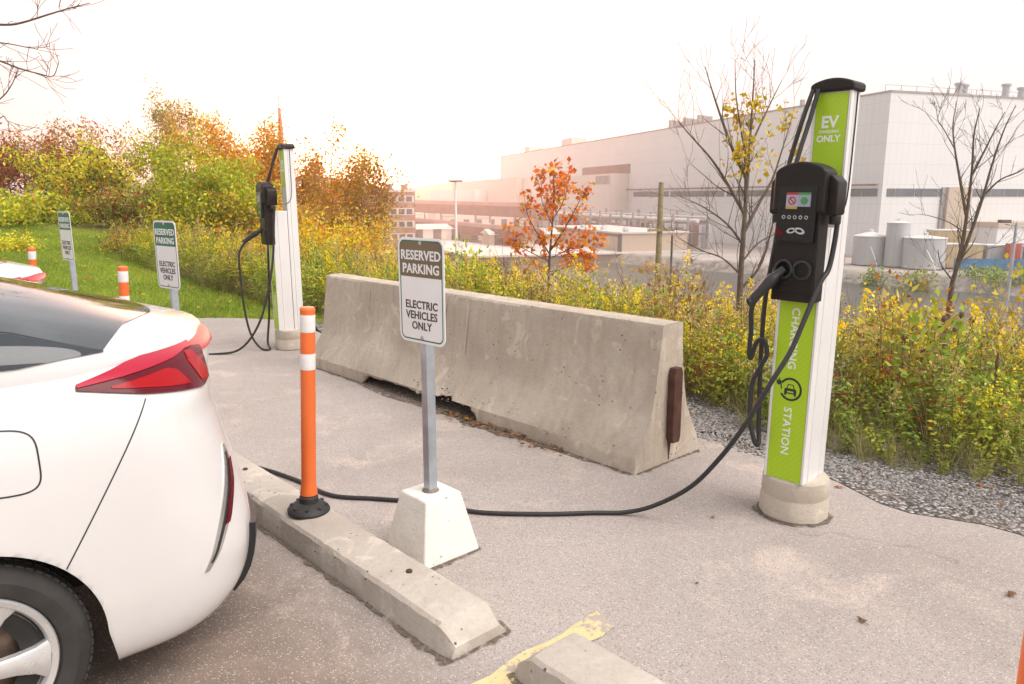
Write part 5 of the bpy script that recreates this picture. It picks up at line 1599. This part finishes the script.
def picture(p):
    d = p - Vector((0, 0, EYE)); c, s = math.cos(PITCH), math.sin(PITCH); z = d.y * c - d.z * s
    return 512 + 745 * d.x / z, 342 - 745 * (d.y * s + d.z * c) / z
GB = 'bare autumn trees on the bank'
from_limbs('bare_tree', 'nearly bare tree with a few yellow leaves left of the near station', 'tree', 12, [
    ([(740, 312), (740, 285), (743, 240), (746, 195), (749, 150), (752, 110), (755, 60)], .056, .007),
    ([(743, 245), (728, 225), (705, 208), (680, 196)], .022, .005), ([(745, 215), (728, 185), (712, 160), (690, 135), (676, 118)], .03, .005),
    ([(747, 180), (733, 150), (722, 120), (712, 90), (705, 66)], .032, .005), ([(744, 232), (758, 205), (772, 180), (782, 150), (792, 118)], .032, .005),
    ([(749, 150), (760, 125), (772, 100), (782, 80)], .02, .005), ([(742, 262), (756, 245), (772, 235), (786, 230)], .018, .005),
    ([(741, 275), (722, 258), (700, 250), (682, 240)], .018, .005), ([(748, 165), (741, 130), (736, 95), (735, 62)], .02, .005), ([(740, 290), (762, 262), (778, 200), (786, 160)], .024, .005)],
    21, 2, .85, 'bark', (lambda p: 726 < picture(p)[0] < 800 and 98 < picture(p)[1] < 178, 420, .085, [((.62, .48, .02), 4), ((.55, .38, .02), 2)]), GB)
from_limbs('bare_tree', 'leafless young tree leaning right in front of the white hall', 'tree', 12, [
    ([(947, 335), (950, 300), (956, 270), (963, 240), (968, 205), (972, 170), (974, 135), (980, 108)], .045, .007),
    ([(966, 215), (960, 180), (955, 150), (953, 125), (957, 100)], .024, .005), ([(957, 268), (970, 235), (982, 200), (992, 165), (1004, 130), (1016, 105)], .032, .005),
    ([(984, 195), (1000, 180), (1018, 172), (1030, 165)], .016, .004), ([(972, 175), (985, 150), (996, 128), (1005, 112)], .02, .005), ([(964, 232), (948, 222), (930, 216), (918, 214)], .012, .004),
    ([(954, 282), (946, 272), (940, 262), (938, 250)], .014, .005), ([(958, 262), (985, 250), (1010, 244), (1028, 238)], .012, .004), ([(955, 150), (944, 130), (938, 120), (936, 105)], .012, .004)],
    22, 2, .6, 'bark', None, GB, dens=.75)
OB = [((.80, .25, .015), 5), ((.64, .16, .015), 4), ((.85, .38, .03), 2)]
from_limbs('orange_tree', 'small tree with rusty orange leaves behind the barrier', 'tree', 15, [
    ([(548, 300), (549, 270), (551, 240), (553, 215), (554, 190), (553, 170)], .03, .006),
    ([(550, 255), (538, 235), (528, 215), (524, 195)], .016, .004), ([(551, 250), (565, 228), (576, 208), (582, 195)], .016, .004), ([(550, 262), (530, 252), (518, 245), (510, 238)], .012, .004),
    ([(551, 258), (572, 248), (586, 244), (594, 238)], .012, .004), ([(552, 225), (543, 205), (540, 190), (537, 180)], .012, .004), ([(553, 220), (564, 200), (568, 185), (570, 176)], .012, .004), ([(549, 270), (535, 272), (524, 268)], .01, .004), ([(549, 272), (566, 268), (580, 262), (592, 258)], .01, .004)],
    23, 1, .42, 'twig', (lambda p: True, 1350, .095, OB + [((.72, .52, .03), 1)]), None, dens=1.25, ry=.6)
# limbs of a tree that stands outside the picture on the left
from_limbs('bare_tree', 'bare branches reaching in at the top left corner of the sky', 'tree', 9, [
    ([(-150, 420), (-146, 250), (-138, 120), (-120, 20), (-100, -80), (-85, -190)], .13, .03),
    ([(-138, 120), (-80, 60), (-40, 32), (-10, 25), (16, 24), (50, 14), (70, 8), (90, 3)], .022, .0045), ([(-142, 170), (-70, 75), (-30, 52), (0, 61), (18, 68), (40, 74), (53, 76), (59, 62)], .017, .004),
    ([(-144, 190), (-80, 130), (-30, 118), (0, 99), (12, 84), (18, 68)], .014, .004), ([(-140, 140), (-60, 55), (-20, 42), (10, 44), (32, 48), (50, 46)], .012, .004), ([(-120, 20), (-60, -20), (-10, -18), (30, -12), (58, -4), (59, 8)], .018, .004),
    ([(-146, 250), (-80, 190), (-30, 150), (0, 118), (8, 122), (22, 134)], .012, .004)],
    24, 1, .5, 'twig', None, GB, dens=.6, ry=.25, minr=.0042)

# ------------------------------------------------------------------ weeds on the bank
g0 = np.random.default_rng(5)
def tmpl_strip(pts, w0, w1, col0, col1):
    """ribbon along points, facing random side; returns V,F,C"""
    P = np.array(pts, float); n = len(P); a = g0.random() * 6.28
    s = np.array([math.cos(a), math.sin(a), 0]); w = np.linspace(w0, w1, n)[:, None]
    V = np.empty((2 * n, 3)); V[0::2] = P - s * w / 2; V[1::2] = P + s * w / 2
    F = np.array([(2 * i, 2 * i + 1, 2 * i + 3, 2 * i + 2) for i in range(n - 1)])
    t = np.linspace(0, 1, n)[:, None]; C = np.repeat(np.array(col0) * (1 - t) + np.array(col1) * t, 2, 0)
    return V, F, C
def join(parts):
    Vs, Fs, Cs, o = [], [], [], 0
    for V, F, C in parts:
        Vs.append(V); Fs.append(F + o); Cs.append(C); o += len(V)
    return np.concatenate(Vs), np.concatenate(Fs), np.concatenate(Cs)
def tmpl_leaves(P, S, C, D=None, aspect=.5, flat=.6):
    n = len(P); P = np.asarray(P, float)
    D = g0.normal(0, 1, (n, 3)) if D is None else np.asarray(D, float); D = D / (np.linalg.norm(D, axis=1, keepdims=True) + 1e-9)
    N = g0.normal(0, .6, (n, 3)); N[:, 2] = abs(N[:, 2]) + flat; X = np.cross(D, N); X /= np.linalg.norm(X, axis=1, keepdims=True) + 1e-9
    S = np.broadcast_to(np.asarray(S, float), (n,))[:, None]
    V = np.stack([P, P + D * S * .45 + X * S * aspect / 2, P + D * S, P + D * S * .45 - X * S * aspect / 2], 1).reshape(-1, 3)
    return V, np.arange(4 * n).reshape(-1, 4), np.repeat(np.asarray(C) * (.75 + .5 * g0.random((n, 1))), 4, 0)
def stalk(h, bend):
    a = g0.random() * 6.28; n = 6
    return [(math.cos(a) * bend * (i / n) ** 2, math.sin(a) * bend * (i / n) ** 2, h * i / n) for i in range(n + 1)]
def along(st, t):
    f = np.clip(t, 0, .999) * (len(st) - 1); i = f.astype(int); k = (f - i)[:, None]; S_ = np.array(st)
    return S_[i] * (1 - k) + S_[i + 1] * k
def goldenrod(faded=0.0):
    h = g0.uniform(.6, 1.0); st = stalk(h, g0.uniform(.05, .22)); parts = [tmpl_strip(st, .007, .004, (.13, .09, .04), (.17, .17, .04))]
    n = 26; t = g0.uniform(.12, .9, n); a = g0.random(n) * 6.28
    D = np.stack([np.cos(a), np.sin(a), g0.uniform(-.4, .5, n)], -1); c = np.array((.28, .37, .045)) if g0.random() < .75 else np.array((.48, .45, .06))
    cl = np.where((t < .4)[:, None], np.array((.30, .24, .08)), c)
    parts.append(tmpl_leaves(along(st, t), .075 + .05 * g0.random(n), cl, D, .2))
    m = 95; t = 1 - g0.random(m) ** 1.5 * .30; q = (1 - t) / .30; a = g0.random(m) * 6.28; r = (.018 + .085 * q) * g0.random(m) ** .5
    P = along(st, t) + np.stack([np.cos(a) * r, np.sin(a) * r, .03 + .25 * r - .04 * q], -1)
    col = np.array((.92, .74, .02)) * (1 - faded) + np.array((.52, .42, .28)) * faded
    parts.append(tmpl_leaves(P, .012 + .016 * g0.random(m), np.tile(col, (m, 1)) * (1 + g0.normal(0, .08, (m, 3))), None, .8))
    return join(parts)
def drygrass():
    parts = []
    for k in range(30):
        h = g0.uniform(.25, .8); a = g0.random() * 6.28; r = g0.uniform(0, .05); b = g0.uniform(.05, .4)
        P = [(math.cos(a) * (r + b * (i / 4) ** 1.8), math.sin(a) * (r + b * (i / 4) ** 1.8), h * (i / 4) * (1 - .18 * (i / 4) ** 2)) for i in range(5)]
        c = [(.50, .40, .20), (.38, .36, .11), (.28, .34, .07), (.56, .46, .28), (.24, .32, .06)][g0.integers(0, 4)]
        parts.append(tmpl_strip(P, .0045, .0012, np.array(c) * .8, c))
    return join(parts)
def forb(col, h0=.3, h1=.75, size=.065, n=66, asp=.4):
    h = g0.uniform(h0, h1); parts = []
    for k in range(3):
        st = stalk(h * g0.uniform(.7, 1), g0.uniform(.05, .25)); parts.append(tmpl_strip(st, .006, .003, (.15, .09, .04), (.14, .13, .04)))
        m = n // 3; t = g0.uniform(.15, 1, m); a = g0.random(m) * 6.28
        D = np.stack([np.cos(a), np.sin(a), g0.uniform(-.3, .5, m)], -1)
        pick = [np.array(c) for c in col]; C = np.array([pick[g0.integers(0, len(pick))] for _ in range(m)])
        parts.append(tmpl_leaves(along(st, t) , size * (.5 + .8 * g0.random(m)), C, D, asp))
    return join(parts)
def sumacling(col):
    """fern-like compound leaves"""
    parts = []; h = g0.uniform(.5, 1.0); st = stalk(h, .08); parts.append(tmpl_strip(st, .010, .006, (.14, .08, .05), (.16, .12, .05)))
    for k in range(9):
        a = k * 2.4 + g0.random(); z = h * (.55 + .45 * k / 9); L = g0.uniform(.25, .42); e = g0.uniform(.1, .55)
        base = along(st, np.array([z / h]))[0]; n = 9
        for i in range(1, n):
            f = i / (n - 1); p = base + np.array([math.cos(a) * L * f, math.sin(a) * L * f, L * (e * f - .55 * f * f)])
            for sd in (-1, 1):
                d = np.array([[math.cos(a + sd * 1.15), math.sin(a + sd * 1.15), -.25]])
                parts.append(tmpl_leaves([p], .085 * (1 - .45 * abs(f - .45)), np.array([col[g0.integers(0, len(col))]]), d, .3))
    return join(parts)
def deadstem():
    h = g0.uniform(.6, 1.05); st = stalk(h, g0.uniform(.04, .3)); parts = [tmpl_strip(st, .006, .002, (.16, .09, .06), (.22, .14, .09))]
    for k in range(7):
        t = g0.uniform(.45, .95); b = along(st, np.array([t]))[0]; a = g0.random() * 6.28; L = g0.uniform(.08, .25)
        parts.append(tmpl_strip([tuple(b), tuple(b + np.array([math.cos(a) * L * .5, math.sin(a) * L * .5, L * .7])), tuple(b + np.array([math.cos(a) * L * .7, math.sin(a) * L * .7, L * 1.3]))], .004, .0015, (.18, .10, .07), (.25, .17, .11)))
    m = 12; t = g0.uniform(.7, 1, m); parts.append(tmpl_leaves(along(st, t) + g0.normal(0, .04, (m, 3)), .02, np.tile((.24, .16, .10), (m, 1)), None, .7))
    return join(parts)
def aster():
    h = g0.uniform(.5, .8); parts = []
    for k in range(3):
        st = stalk(h * g0.uniform(.75, 1), g0.uniform(.1, .25)); parts.append(tmpl_strip(st, .005, .003, (.15, .11, .05), (.2, .17, .08)))
        m = 60; t = 1 - g0.random(m) * .4; P = along(st, t) + g0.normal(0, .045, (m, 3))
        parts.append(tmpl_leaves(P, .013 + .010 * g0.random(m), np.tile((.60, .56, .46), (m, 1)), None, .9))
        n = 14; t = g0.uniform(.1, .7, n); parts.append(tmpl_leaves(along(st, t), .06, np.tile((.14, .16, .04), (n, 1)), None, .2))
    return join(parts)

def scatter(name, label, tm, pos, smin, smax, cat='weeds', sink=.0, mat='leaf'):
    Vs, Fs, Cs, o = [], [], [], 0
    for (x, y) in pos:
        V, F, C = tm[g0.integers(0, len(tm))]; s = g0.uniform(smin, smax); bb_ = ab(x, y)[1]; s *= (.55 + .45 * min(1, max(0, (bb_ - 4.55) / .9))) if bb_ < 6 else 1; s *= .80 if ab(x, y)[0] < 1.2 else 1; q = g0.random() * 6.28; c, n = math.cos(q), math.sin(q)
        W2 = np.stack([(V[:, 0] * c - V[:, 1] * n), (V[:, 0] * n + V[:, 1] * c), V[:, 2] * g0.uniform(.85, 1.15)], -1) * s
        Vs.append(W2 + np.array([x, y, hz(x, y) - sink])); Fs.append(F + o); Cs.append(C * g0.uniform(.8, 1.15)); o += len(V)
    o_ = quads(name, np.concatenate(Vs), np.concatenate(Fs), M[mat], np.concatenate(Cs))
    return tag(o_, label, cat, None, 'stuff')
def visible(x, y, m=40):
    d = Vector((x, y, hz(x, y) + .4)); px, py = picture(d); return y > 1 and -m < px < 1024 + m
def spots(n, a0, a1, b0, b1, keep=lambda a, b: 1.0, power=1.0):
    out = []; tries = 0
    while len(out) < n and tries < n * 30:
        tries += 1
        a = g0.uniform(a0, a1); b = b0 + (b1 - b0) * g0.random() ** power; p = lot(a, b)
        if visible(p.x, p.y) and g0.random() < keep(a, b): out.append((p.x, p.y))
    return out
def field(a, b, f, ph): return .5 + .5 * math.sin(a * f + ph + 1.7 * math.sin(b * f * .7 + ph * 2)) * math.cos(b * f * 1.2 - ph)
T_gold = [goldenrod() for _ in range(9)]; T_fade = [goldenrod(.75) for _ in range(5)]
T_dry = [drygrass() for _ in range(8)]; T_dead = [deadstem() for _ in range(8)]
T_green = [forb([(.26, .38, .045), (.36, .46, .06), (.18, .27, .04)]) for _ in range(6)] + [forb([(.56, .56, .06), (.36, .42, .06)]) for _ in range(3)]
T_red = [forb([(.78, .14, .03), (.82, .27, .04), (.58, .11, .04)], .3, .7, .055) for _ in range(5)]
T_char = [sumacling([(.50, .54, .03), (.38, .46, .03), (.62, .56, .035)]) for _ in range(4)]
T_low = [forb([(.17, .29, .04), (.24, .36, .06)], .04, .10, .034, 36, .6) for _ in range(5)]
def bush(cols, flower=None):
    m = 300; u = g0.normal(0, 1, (m, 3)); u /= np.linalg.norm(u, axis=1, keepdims=True); r = g0.random((m, 1)) ** .4
    lump = 1 + .35 * np.sin(u[:, :1] * 5 + g0.random() * 6) * np.cos(u[:, 1:2] * 4)
    P = u * r * lump * np.array([[.26, .26, .30]]) + np.array([[0, 0, .42]]); P[:, 2] = np.abs(P[:, 2])
    C = np.array([cols[i] for i in g0.integers(0, len(cols), m)])
    parts = [tmpl_leaves(P, .03 + .035 * g0.random(m), C, u + g0.normal(0, .5, (m, 3)), .45)]
    for k in range(7):
        q = P[g0.integers(0, m)]; parts.append(tmpl_strip([(0, 0, 0), (q[0] * .4, q[1] * .4, q[2] * .55), tuple(q)], .006, .003, (.2, .13, .06), (.22, .2, .06)))
    if flower is not None:
        n = 130; k = P[P[:, 2] > .5]; F_ = k[g0.integers(0, len(k), n)] + g0.normal(0, .035, (n, 3)) + (0, 0, .05)
        parts.append(tmpl_leaves(F_, .016 + .016 * g0.random(n), np.tile(flower, (n, 1)), None, .8))
    return join(parts)
T_bush = [bush([(.28, .40, .05), (.38, .46, .06), (.20, .30, .04)]) for _ in range(4)] + [bush([(.34, .42, .05), (.50, .50, .06)], (.92, .74, .03)) for _ in range(4)] + [bush([(.52, .46, .08), (.40, .32, .09)]) for _ in range(3)] + [bush([(.36, .22, .09), (.26, .17, .08), (.44, .34, .14)]) for _ in range(2)]
edge = lambda a: 4.62 + .10 * math.sin(a * 2.3) + (.25 if a > 2.6 else 0)
inb = lambda a, b: 1.0 if b > edge(a) else 0.0
scatter('goldenrod_weeds', 'yellow goldenrod in flower all along the bank', T_gold, spots(850, -3, 18, 4.75, 9.5, lambda a, b: inb(a, b) * (field(a, b, 1.3, .4) ** .8) * min(1, (b - 4.3) / 1.1)), .8, 1.15)
scatter('faded_weeds', 'faded brownish seed plumes among the goldenrod', T_fade, spots(520, -3, 18, 4.65, 9, lambda a, b: inb(a, b) * field(a, b, 1.1, 2.4)), .75, 1.15)
scatter('dry_grass', 'straw-coloured dry grass at the foot of the weeds', T_dry, spots(1500, -3, 16, 4.55, 8.0, lambda a, b: inb(a, b) * (1.0 if b < 5.6 else .5), 1.6), .45, 1.0, 'dry grass', mat='leafdry')
scatter('dead_stems', 'thin brown dead stems standing in the weeds', T_dead, spots(900, -3, 14, 4.65, 8.5, inb, 1.3), .8, 1.15, mat='leafdry')
scatter('green_weeds', 'green leafy weeds under the goldenrod', T_green, spots(3000, -3, 18, 4.6, 10, inb, 1.2), .65, 1.15)
scatter('red_leaved_weeds', 'scarlet and orange leaved weeds on the right of the bank', T_red, spots(420, -3, 7, 5.3, 9.5, lambda a, b: inb(a, b) * (field(a, b, 1.7, 3.3) > .45) * (1.0 if a < 4 else .35)), .8, 1.2)
scatter('bushy_weeds', 'soft green and yellow bushy weeds filling the bank', T_bush, spots(620, -3, 20, 5.0, 11, inb, 1.1), .7, 1.45)
scatter('young_sumac', 'chartreuse fern-leaved young sumac behind the barrier', T_char, spots(190, 3.0, 14, 5.0, 9.5, lambda a, b: inb(a, b) * (field(a, b, .9, 1.2) > .4)), .75, 1.1)
scatter('creeping_weeds', 'low green creeping weeds on the gravel edge', T_low, spots(240, -2, 9, 4.35, 4.75, lambda a, b: 1.0 if field(a, b, 3.1, .2) > .55 else .12), .7, 1.3)
# farther down the slope: larger mixed growth
scatter('slope_weeds', 'mixed yellow and brown growth lower down the slope', T_gold[:4] + T_fade + T_red[:2] + T_green[:4], spots(1500, -6, 34, 9, 22, lambda a, b: 1.0, 1.2), 1.0, 1.6)
scatter('bank_scrub', 'grey-brown scrub on the far bank and water edge', T_fade + T_dead + T_green[:2], spots(500, -40, 30, 20, 34, lambda a, b: 1.0), 1.4, 2.6)

# lawn
def lawn():
    out = []
    while len(out) < 26000:
        a = 8.6 + 28 * g0.random() ** 1.5; b = g0.uniform(-24, 6.5); p = lot(a, b)
        edge_b = 5.9 + .8 * math.sin(a * .9)
        if b < edge_b and visible(p.x, p.y, 10) and picture(Vector((p.x, p.y, 0)))[0] < 330 and (a > 10.6 + .11 * (2 - b) if b < 2.4 else (a > 8.4 and math.hypot(a - 8.4, b - 2.4) > 2.2)): out.append((p.x, p.y, hz(p.x, p.y)))
    P = np.array(out); n = len(P); k = 3
    P = np.repeat(P, k, 0) + g0.normal(0, .02, (n * k, 3)) * (1, 1, 0)
    D = g0.normal(0, .45, (n * k, 3)); D[:, 2] = 1
    C = np.array([(.24, .36, .035), (.31, .44, .05), (.40, .47, .08), (.19, .30, .025)])[g0.integers(0, 4, n * k)]
    fld = np.array([.5 + .5 * math.sin(x * 1.3 + 2 * math.sin(y * .8)) * math.cos(y * 1.1 + x * .4) for x, y in P[:, :2]])[:, None]
    C = C * (.78 + .3 * fld) + fld * np.array([[.06, .03, .01]])
    o = blades('grass', None, P, .05 + .05 * g0.random(n * k), C, g0, M['leaf'], .14, 0, D)
    tag(o, 'short bright green lawn beyond the lot', 'grass', None, 'stuff')
lawn()

# single plants that stand out
def single(name, label, cat, a, b, tm, s, group=None):
    p = lot(a, b); V, F, C = tm; o = quads(name, V * s, F, M['leaf'], C, None, loc=(p.x, p.y, hz(p.x, p.y))); tag(o, label, cat, group); return o
for a, b, lab in ((2.62, 4.95, 'white-flowered aster just behind the near end of the barrier'), (2.42, 5.15, 'taller white-flowered aster right of the one behind the barrier end'), (2.28, 4.9, 'small white aster nearest the black cable')):
    single('white_aster', lab, 'plant', a, b, join([aster() for _ in range(3)]), 1.0, 'white asters by the barrier')
def seedheads(px, Y, top_py, label, seed, n=5, col='rust', thistle=True):
    rr = random.Random(seed); b = lay(px, Y); b.z = hz(b.x, b.y); b = lay(px, Y, b.z); Hh = sight(px, top_py, Y).z - b.z
    root = empty('teasel', b); tag(root, label, 'plant', 'dead brown seed-head plants'); mb = MB()
    for k in range(n):
        hb = MB()
        t = rr.random() * 6.28; sp = rr.uniform(.03, .16) * (1 if k else 0)
        top = Vector((math.cos(t) * sp, math.sin(t) * sp, Hh * (1 - .22 * k / n * rr.uniform(.6, 1.2)))); st = Vector((0, 0, Hh * .35)) if k else Vector()
        mb.tube([st, (st + top) / 2 + Vector((math.cos(t), math.sin(t), 0)) * sp * .4, top], [.0045, .0035, .0028], 5)
        d = (top - st).normalized(); q = d.to_track_quat('Z', 'Y').to_matrix().to_4x4()
        R_ = .020 if thistle else .011; L_ = .05 if thistle else .13
        hb.lathe([(R_ * .4, -.005), (R_, L_ * .25), (R_ * 1.0, L_ * .6), (R_ * .5, L_ * .95), (R_ * .1, L_)], 9, 0, Matrix.Translation(top) @ q)
        for j in range(8):
            aa = j * .785; e = Vector((math.cos(aa), math.sin(aa), .8)).normalized() * .045
            hb.tube([top, top + e], [.0022, .0008], 3)
        hb.build('seed_head', M['seed'], root)
    mb.build('stem', M['twig'], root)
M['seed'] = pm('dry_seed_head', (.15, .085, .055), .9, var=.4, scale=60)
seedheads(931, 5.2, 322, 'dead teasel with the largest brown heads in front of the leaning bare tree', 1, 6)
seedheads(948, 5.6, 318, 'dead teasel just right of the largest one', 2, 4)
seedheads(902, 5.4, 336, 'dead teasel left of the bare tree trunk, among yellow flowers', 3, 5)
seedheads(985, 4.7, 372, 'dark brown dead stalk leaning at the right edge of the weeds', 4, 3, thistle=False)
seedheads(870, 5.6, 345, 'small dead teasel nearest the charging station', 5, 4)
shrub('yellow_sapling', 'bright yellow-leaved sapling right of the leaning bare tree', 'shrub', 985, 9.5, 92, 282, [((.60, .46, .02), 4), ((.50, .42, .03), 2)], 480, .085, 31, stems=7, depth=2, clump=.1, r0=.012, bottom=.45)
shrub('yellow_sapling', 'yellow and green sapling rising behind the barrier left of the orange tree', 'shrub', 470, 11, 70, 262, YEL + GRN, 900, .085, 32, stems=7, depth=2, clump=.1, r0=.012, bottom=.2)
shrub('red_shrub', 'loose orange-red shrub on the bank between station and bare tree', 'shrub', 895, 8.6, 92, 288, [((.46, .10, .02), 4), ((.5, .2, .03), 2), ((.2, .16, .04), 3)], 520, .07, 33, stems=8, depth=2, clump=.1, r0=.01, bottom=.35)
# bushes on the far bank
for px, Y, wd_, tp, pal, n, lab in ((872, 92, 22, 268, GRN, 500, 'green bush on the rubble below the squat tank'), (915, 88, 30, 272, GRN + BRN, 700, 'dark green bush on the far bank below the wide tank'), (1000, 86, 44, 272, GRN, 900, 'green scrub at the right edge of the far bank'), (655, 112, 40, 263, BRN + ORG, 700, 'brown scrub on the far bank right of the tan building')):
    shrub('bank_bush', lab, 'shrub', px, Y, wd_, tp, pal, n, .45, int(px), stems=8, depth=2, clump=.45, r0=.05, bottom=0, group='bushes on the far bank')

# ------------------------------------------------------------------ fallen leaves
def fallen(x, y, s, col, label, yaw):
    mb = MB(); pts = []
    for k in range(16):
        t = 2 * math.pi * k / 16; r = s * (.62 + .38 * math.cos(5 * t) * .6) * (1.25 if abs(math.sin(t / 2)) < .3 else 1)
        pts.append(Vector((r * math.cos(t), r * math.sin(t) * .8, s * (.12 + .30 * abs(math.sin(t * 1.5 + yaw))))))
    c = Vector((0, 0, .004)); n = len(pts)
    mb.add([c] + pts, [(0, i + 1, (i + 1) % n + 1) for i in range(n)])
    mb.tube([c, Vector((-s * .6, .002, .006)), Vector((-s * 1.35, s * .1, .003))], [.0016, .0013, .001], 4)
    o = mb.build('fallen_leaf', M[col], loc=(x, y, .003), yaw=yaw, smooth=60); o.modifiers.new('t', 'SOLIDIFY').thickness = .001
    return tag(o, label, 'leaf', 'fallen leaves on the asphalt')
M['leafbrown'] = pm('brown_leaf', (.17, .075, .03), .8, var=.4, scale=60); M['leaforange'] = pm('orange_leaf', (.40, .14, .03), .75, var=.35, scale=60)
def gp(px, py):
    u = (px - 512) / 745; v = (342 - py) / 745; c, s = math.cos(PITCH), math.sin(PITCH); t = EYE / (s - v * c); return u * t, t * (c + v * s)
for px, py, s, col, lab, yw in ((1011, 596, .030, 'leafbrown', 'dark curled leaf at the right edge of the asphalt', .4), (862, 622, .024, 'leafbrown', 'small reddish brown leaf on open asphalt below the near station', 2.0), (713, 518, .016, 'leaforange', 'orange leaf on the asphalt left of the near station', 1.0),
                                (839, 488, .026, 'leaforange', 'orange leaf just right of the near station footing', 2.9), (858, 470, .03, 'leafbrown', 'brown leaf on the gravel right of the near station', .1), (981, 487, .028, 'leaforange', 'rusty leaf at the foot of the weeds far right', 1.3), (697, 584, .010, 'leafbrown', 'tiny brown crumb of leaf in the middle of the asphalt', .5)):
    x, y = gp(px, py); fallen(x, y, s, col, lab, yw)
def litter(name, label, spots_, n):
    P, C, D = [], [], []
    for _ in range(n):
        a, b = spots_(); p = lot(a, b, .008 + .02 * g0.random()); P.append(tuple(p)); C.append([(.30, .11, .035), (.17, .08, .035), (.40, .20, .05), (.22, .15, .08)][g0.integers(0, 4)])
    D = g0.normal(0, 1, (n, 3)) * (1, 1, .15)
    tag(blades(name, None, np.array(P), .018 + .03 * g0.random(n), np.array(C), g0, M['leaf'], .6, 0, D, 1.5), label, 'leaves', None, 'stuff')
litter('leaf_litter', 'brown leaves gathered along the foot of the barrier', lambda: (3.05 + 1.3 * g0.random() ** .8, 3.345 - .06 * abs(g0.normal())), 150)
litter('edge_litter', 'dry leaves scattered along the edge of the weeds', lambda: (g0.uniform(-1, 9), 4.55 + .22 * g0.normal()), 260)

def dirt_shade_ring(label, pts, grow, seed):  # dark sheets paint contact shade at the bases, together with grime
    """thin irregular apron of dirt and painted contact shade round a footprint given in lot coordinates"""
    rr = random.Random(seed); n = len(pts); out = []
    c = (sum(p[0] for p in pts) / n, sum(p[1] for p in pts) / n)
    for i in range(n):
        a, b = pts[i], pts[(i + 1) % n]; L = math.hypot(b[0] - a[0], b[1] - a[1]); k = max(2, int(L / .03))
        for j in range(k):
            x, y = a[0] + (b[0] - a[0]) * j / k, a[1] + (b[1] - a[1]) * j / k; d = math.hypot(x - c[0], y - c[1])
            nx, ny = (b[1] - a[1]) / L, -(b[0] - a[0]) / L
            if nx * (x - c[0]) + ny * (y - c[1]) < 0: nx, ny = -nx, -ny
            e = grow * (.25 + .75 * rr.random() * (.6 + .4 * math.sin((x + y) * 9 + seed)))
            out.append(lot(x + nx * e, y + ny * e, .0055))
    mb = MB(); mb.add(out, [tuple(range(len(out)))]); o = mb.build('ground_dirt_shade', DIRT_SHADE)
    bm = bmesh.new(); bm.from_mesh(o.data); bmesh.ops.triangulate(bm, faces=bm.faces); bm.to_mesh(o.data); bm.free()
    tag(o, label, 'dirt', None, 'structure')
def lawn_leaves():
    P = []
    while len(P) < 420:
        a, b = 10.8 + 16 * g0.random() ** 1.4, g0.uniform(-12, 5.5); p = lot(a, b)
        if visible(p.x, p.y, 5): P.append((p.x, p.y, hz(p.x, p.y) + .05))
    n = len(P); C = np.array([(.50, .22, .05), (.40, .16, .05), (.66, .48, .07), (.34, .22, .09)])[g0.integers(0, 4, n)]
    tag(blades('lawn_leaves', None, np.array(P), .05 + .05 * g0.random(n), C, g0, M['leaf'], .7, 0, g0.normal(0, 1, (n, 3)) * (1, 1, .2), 1.5), 'yellow and brown leaves fallen on the lawn', 'leaves', None, 'stuff')
lawn_leaves()
DIRT_SHADE = dirt_shade_mat()
dirt_shade_ring('brown dirt and painted contact shade round the white sign footing', [(2.45, 1.75), (2.77, 1.75), (2.77, 2.07), (2.45, 2.07)], .035, 1)
dirt_shade_ring('brown dirt and painted contact shade along the foot of the long wheel stop', [(1.87, 1.43), (4.31, 1.43), (4.31, 1.72), (1.87, 1.72)], .04, 2)
dirt_shade_ring('brown dirt and painted contact shade along the foot of the cut-off wheel stop', [(-.79, 1.53), (1.655, 1.53), (1.655, 1.82), (-.79, 1.82)], .035, 3)
dirt_shade_ring('dirt and painted contact shade round the near station footing', [(1.665 + .175 * math.cos(k * .5236), 3.52 + .175 * math.sin(k * .5236)) for k in range(12)], .035, 4)
dirt_shade_ring('dirt and painted contact shade along the foot of the barrier', [(2.55, 3.34), (6.48, 3.34), (6.48, 3.99), (2.55, 3.99)], .045, 5)
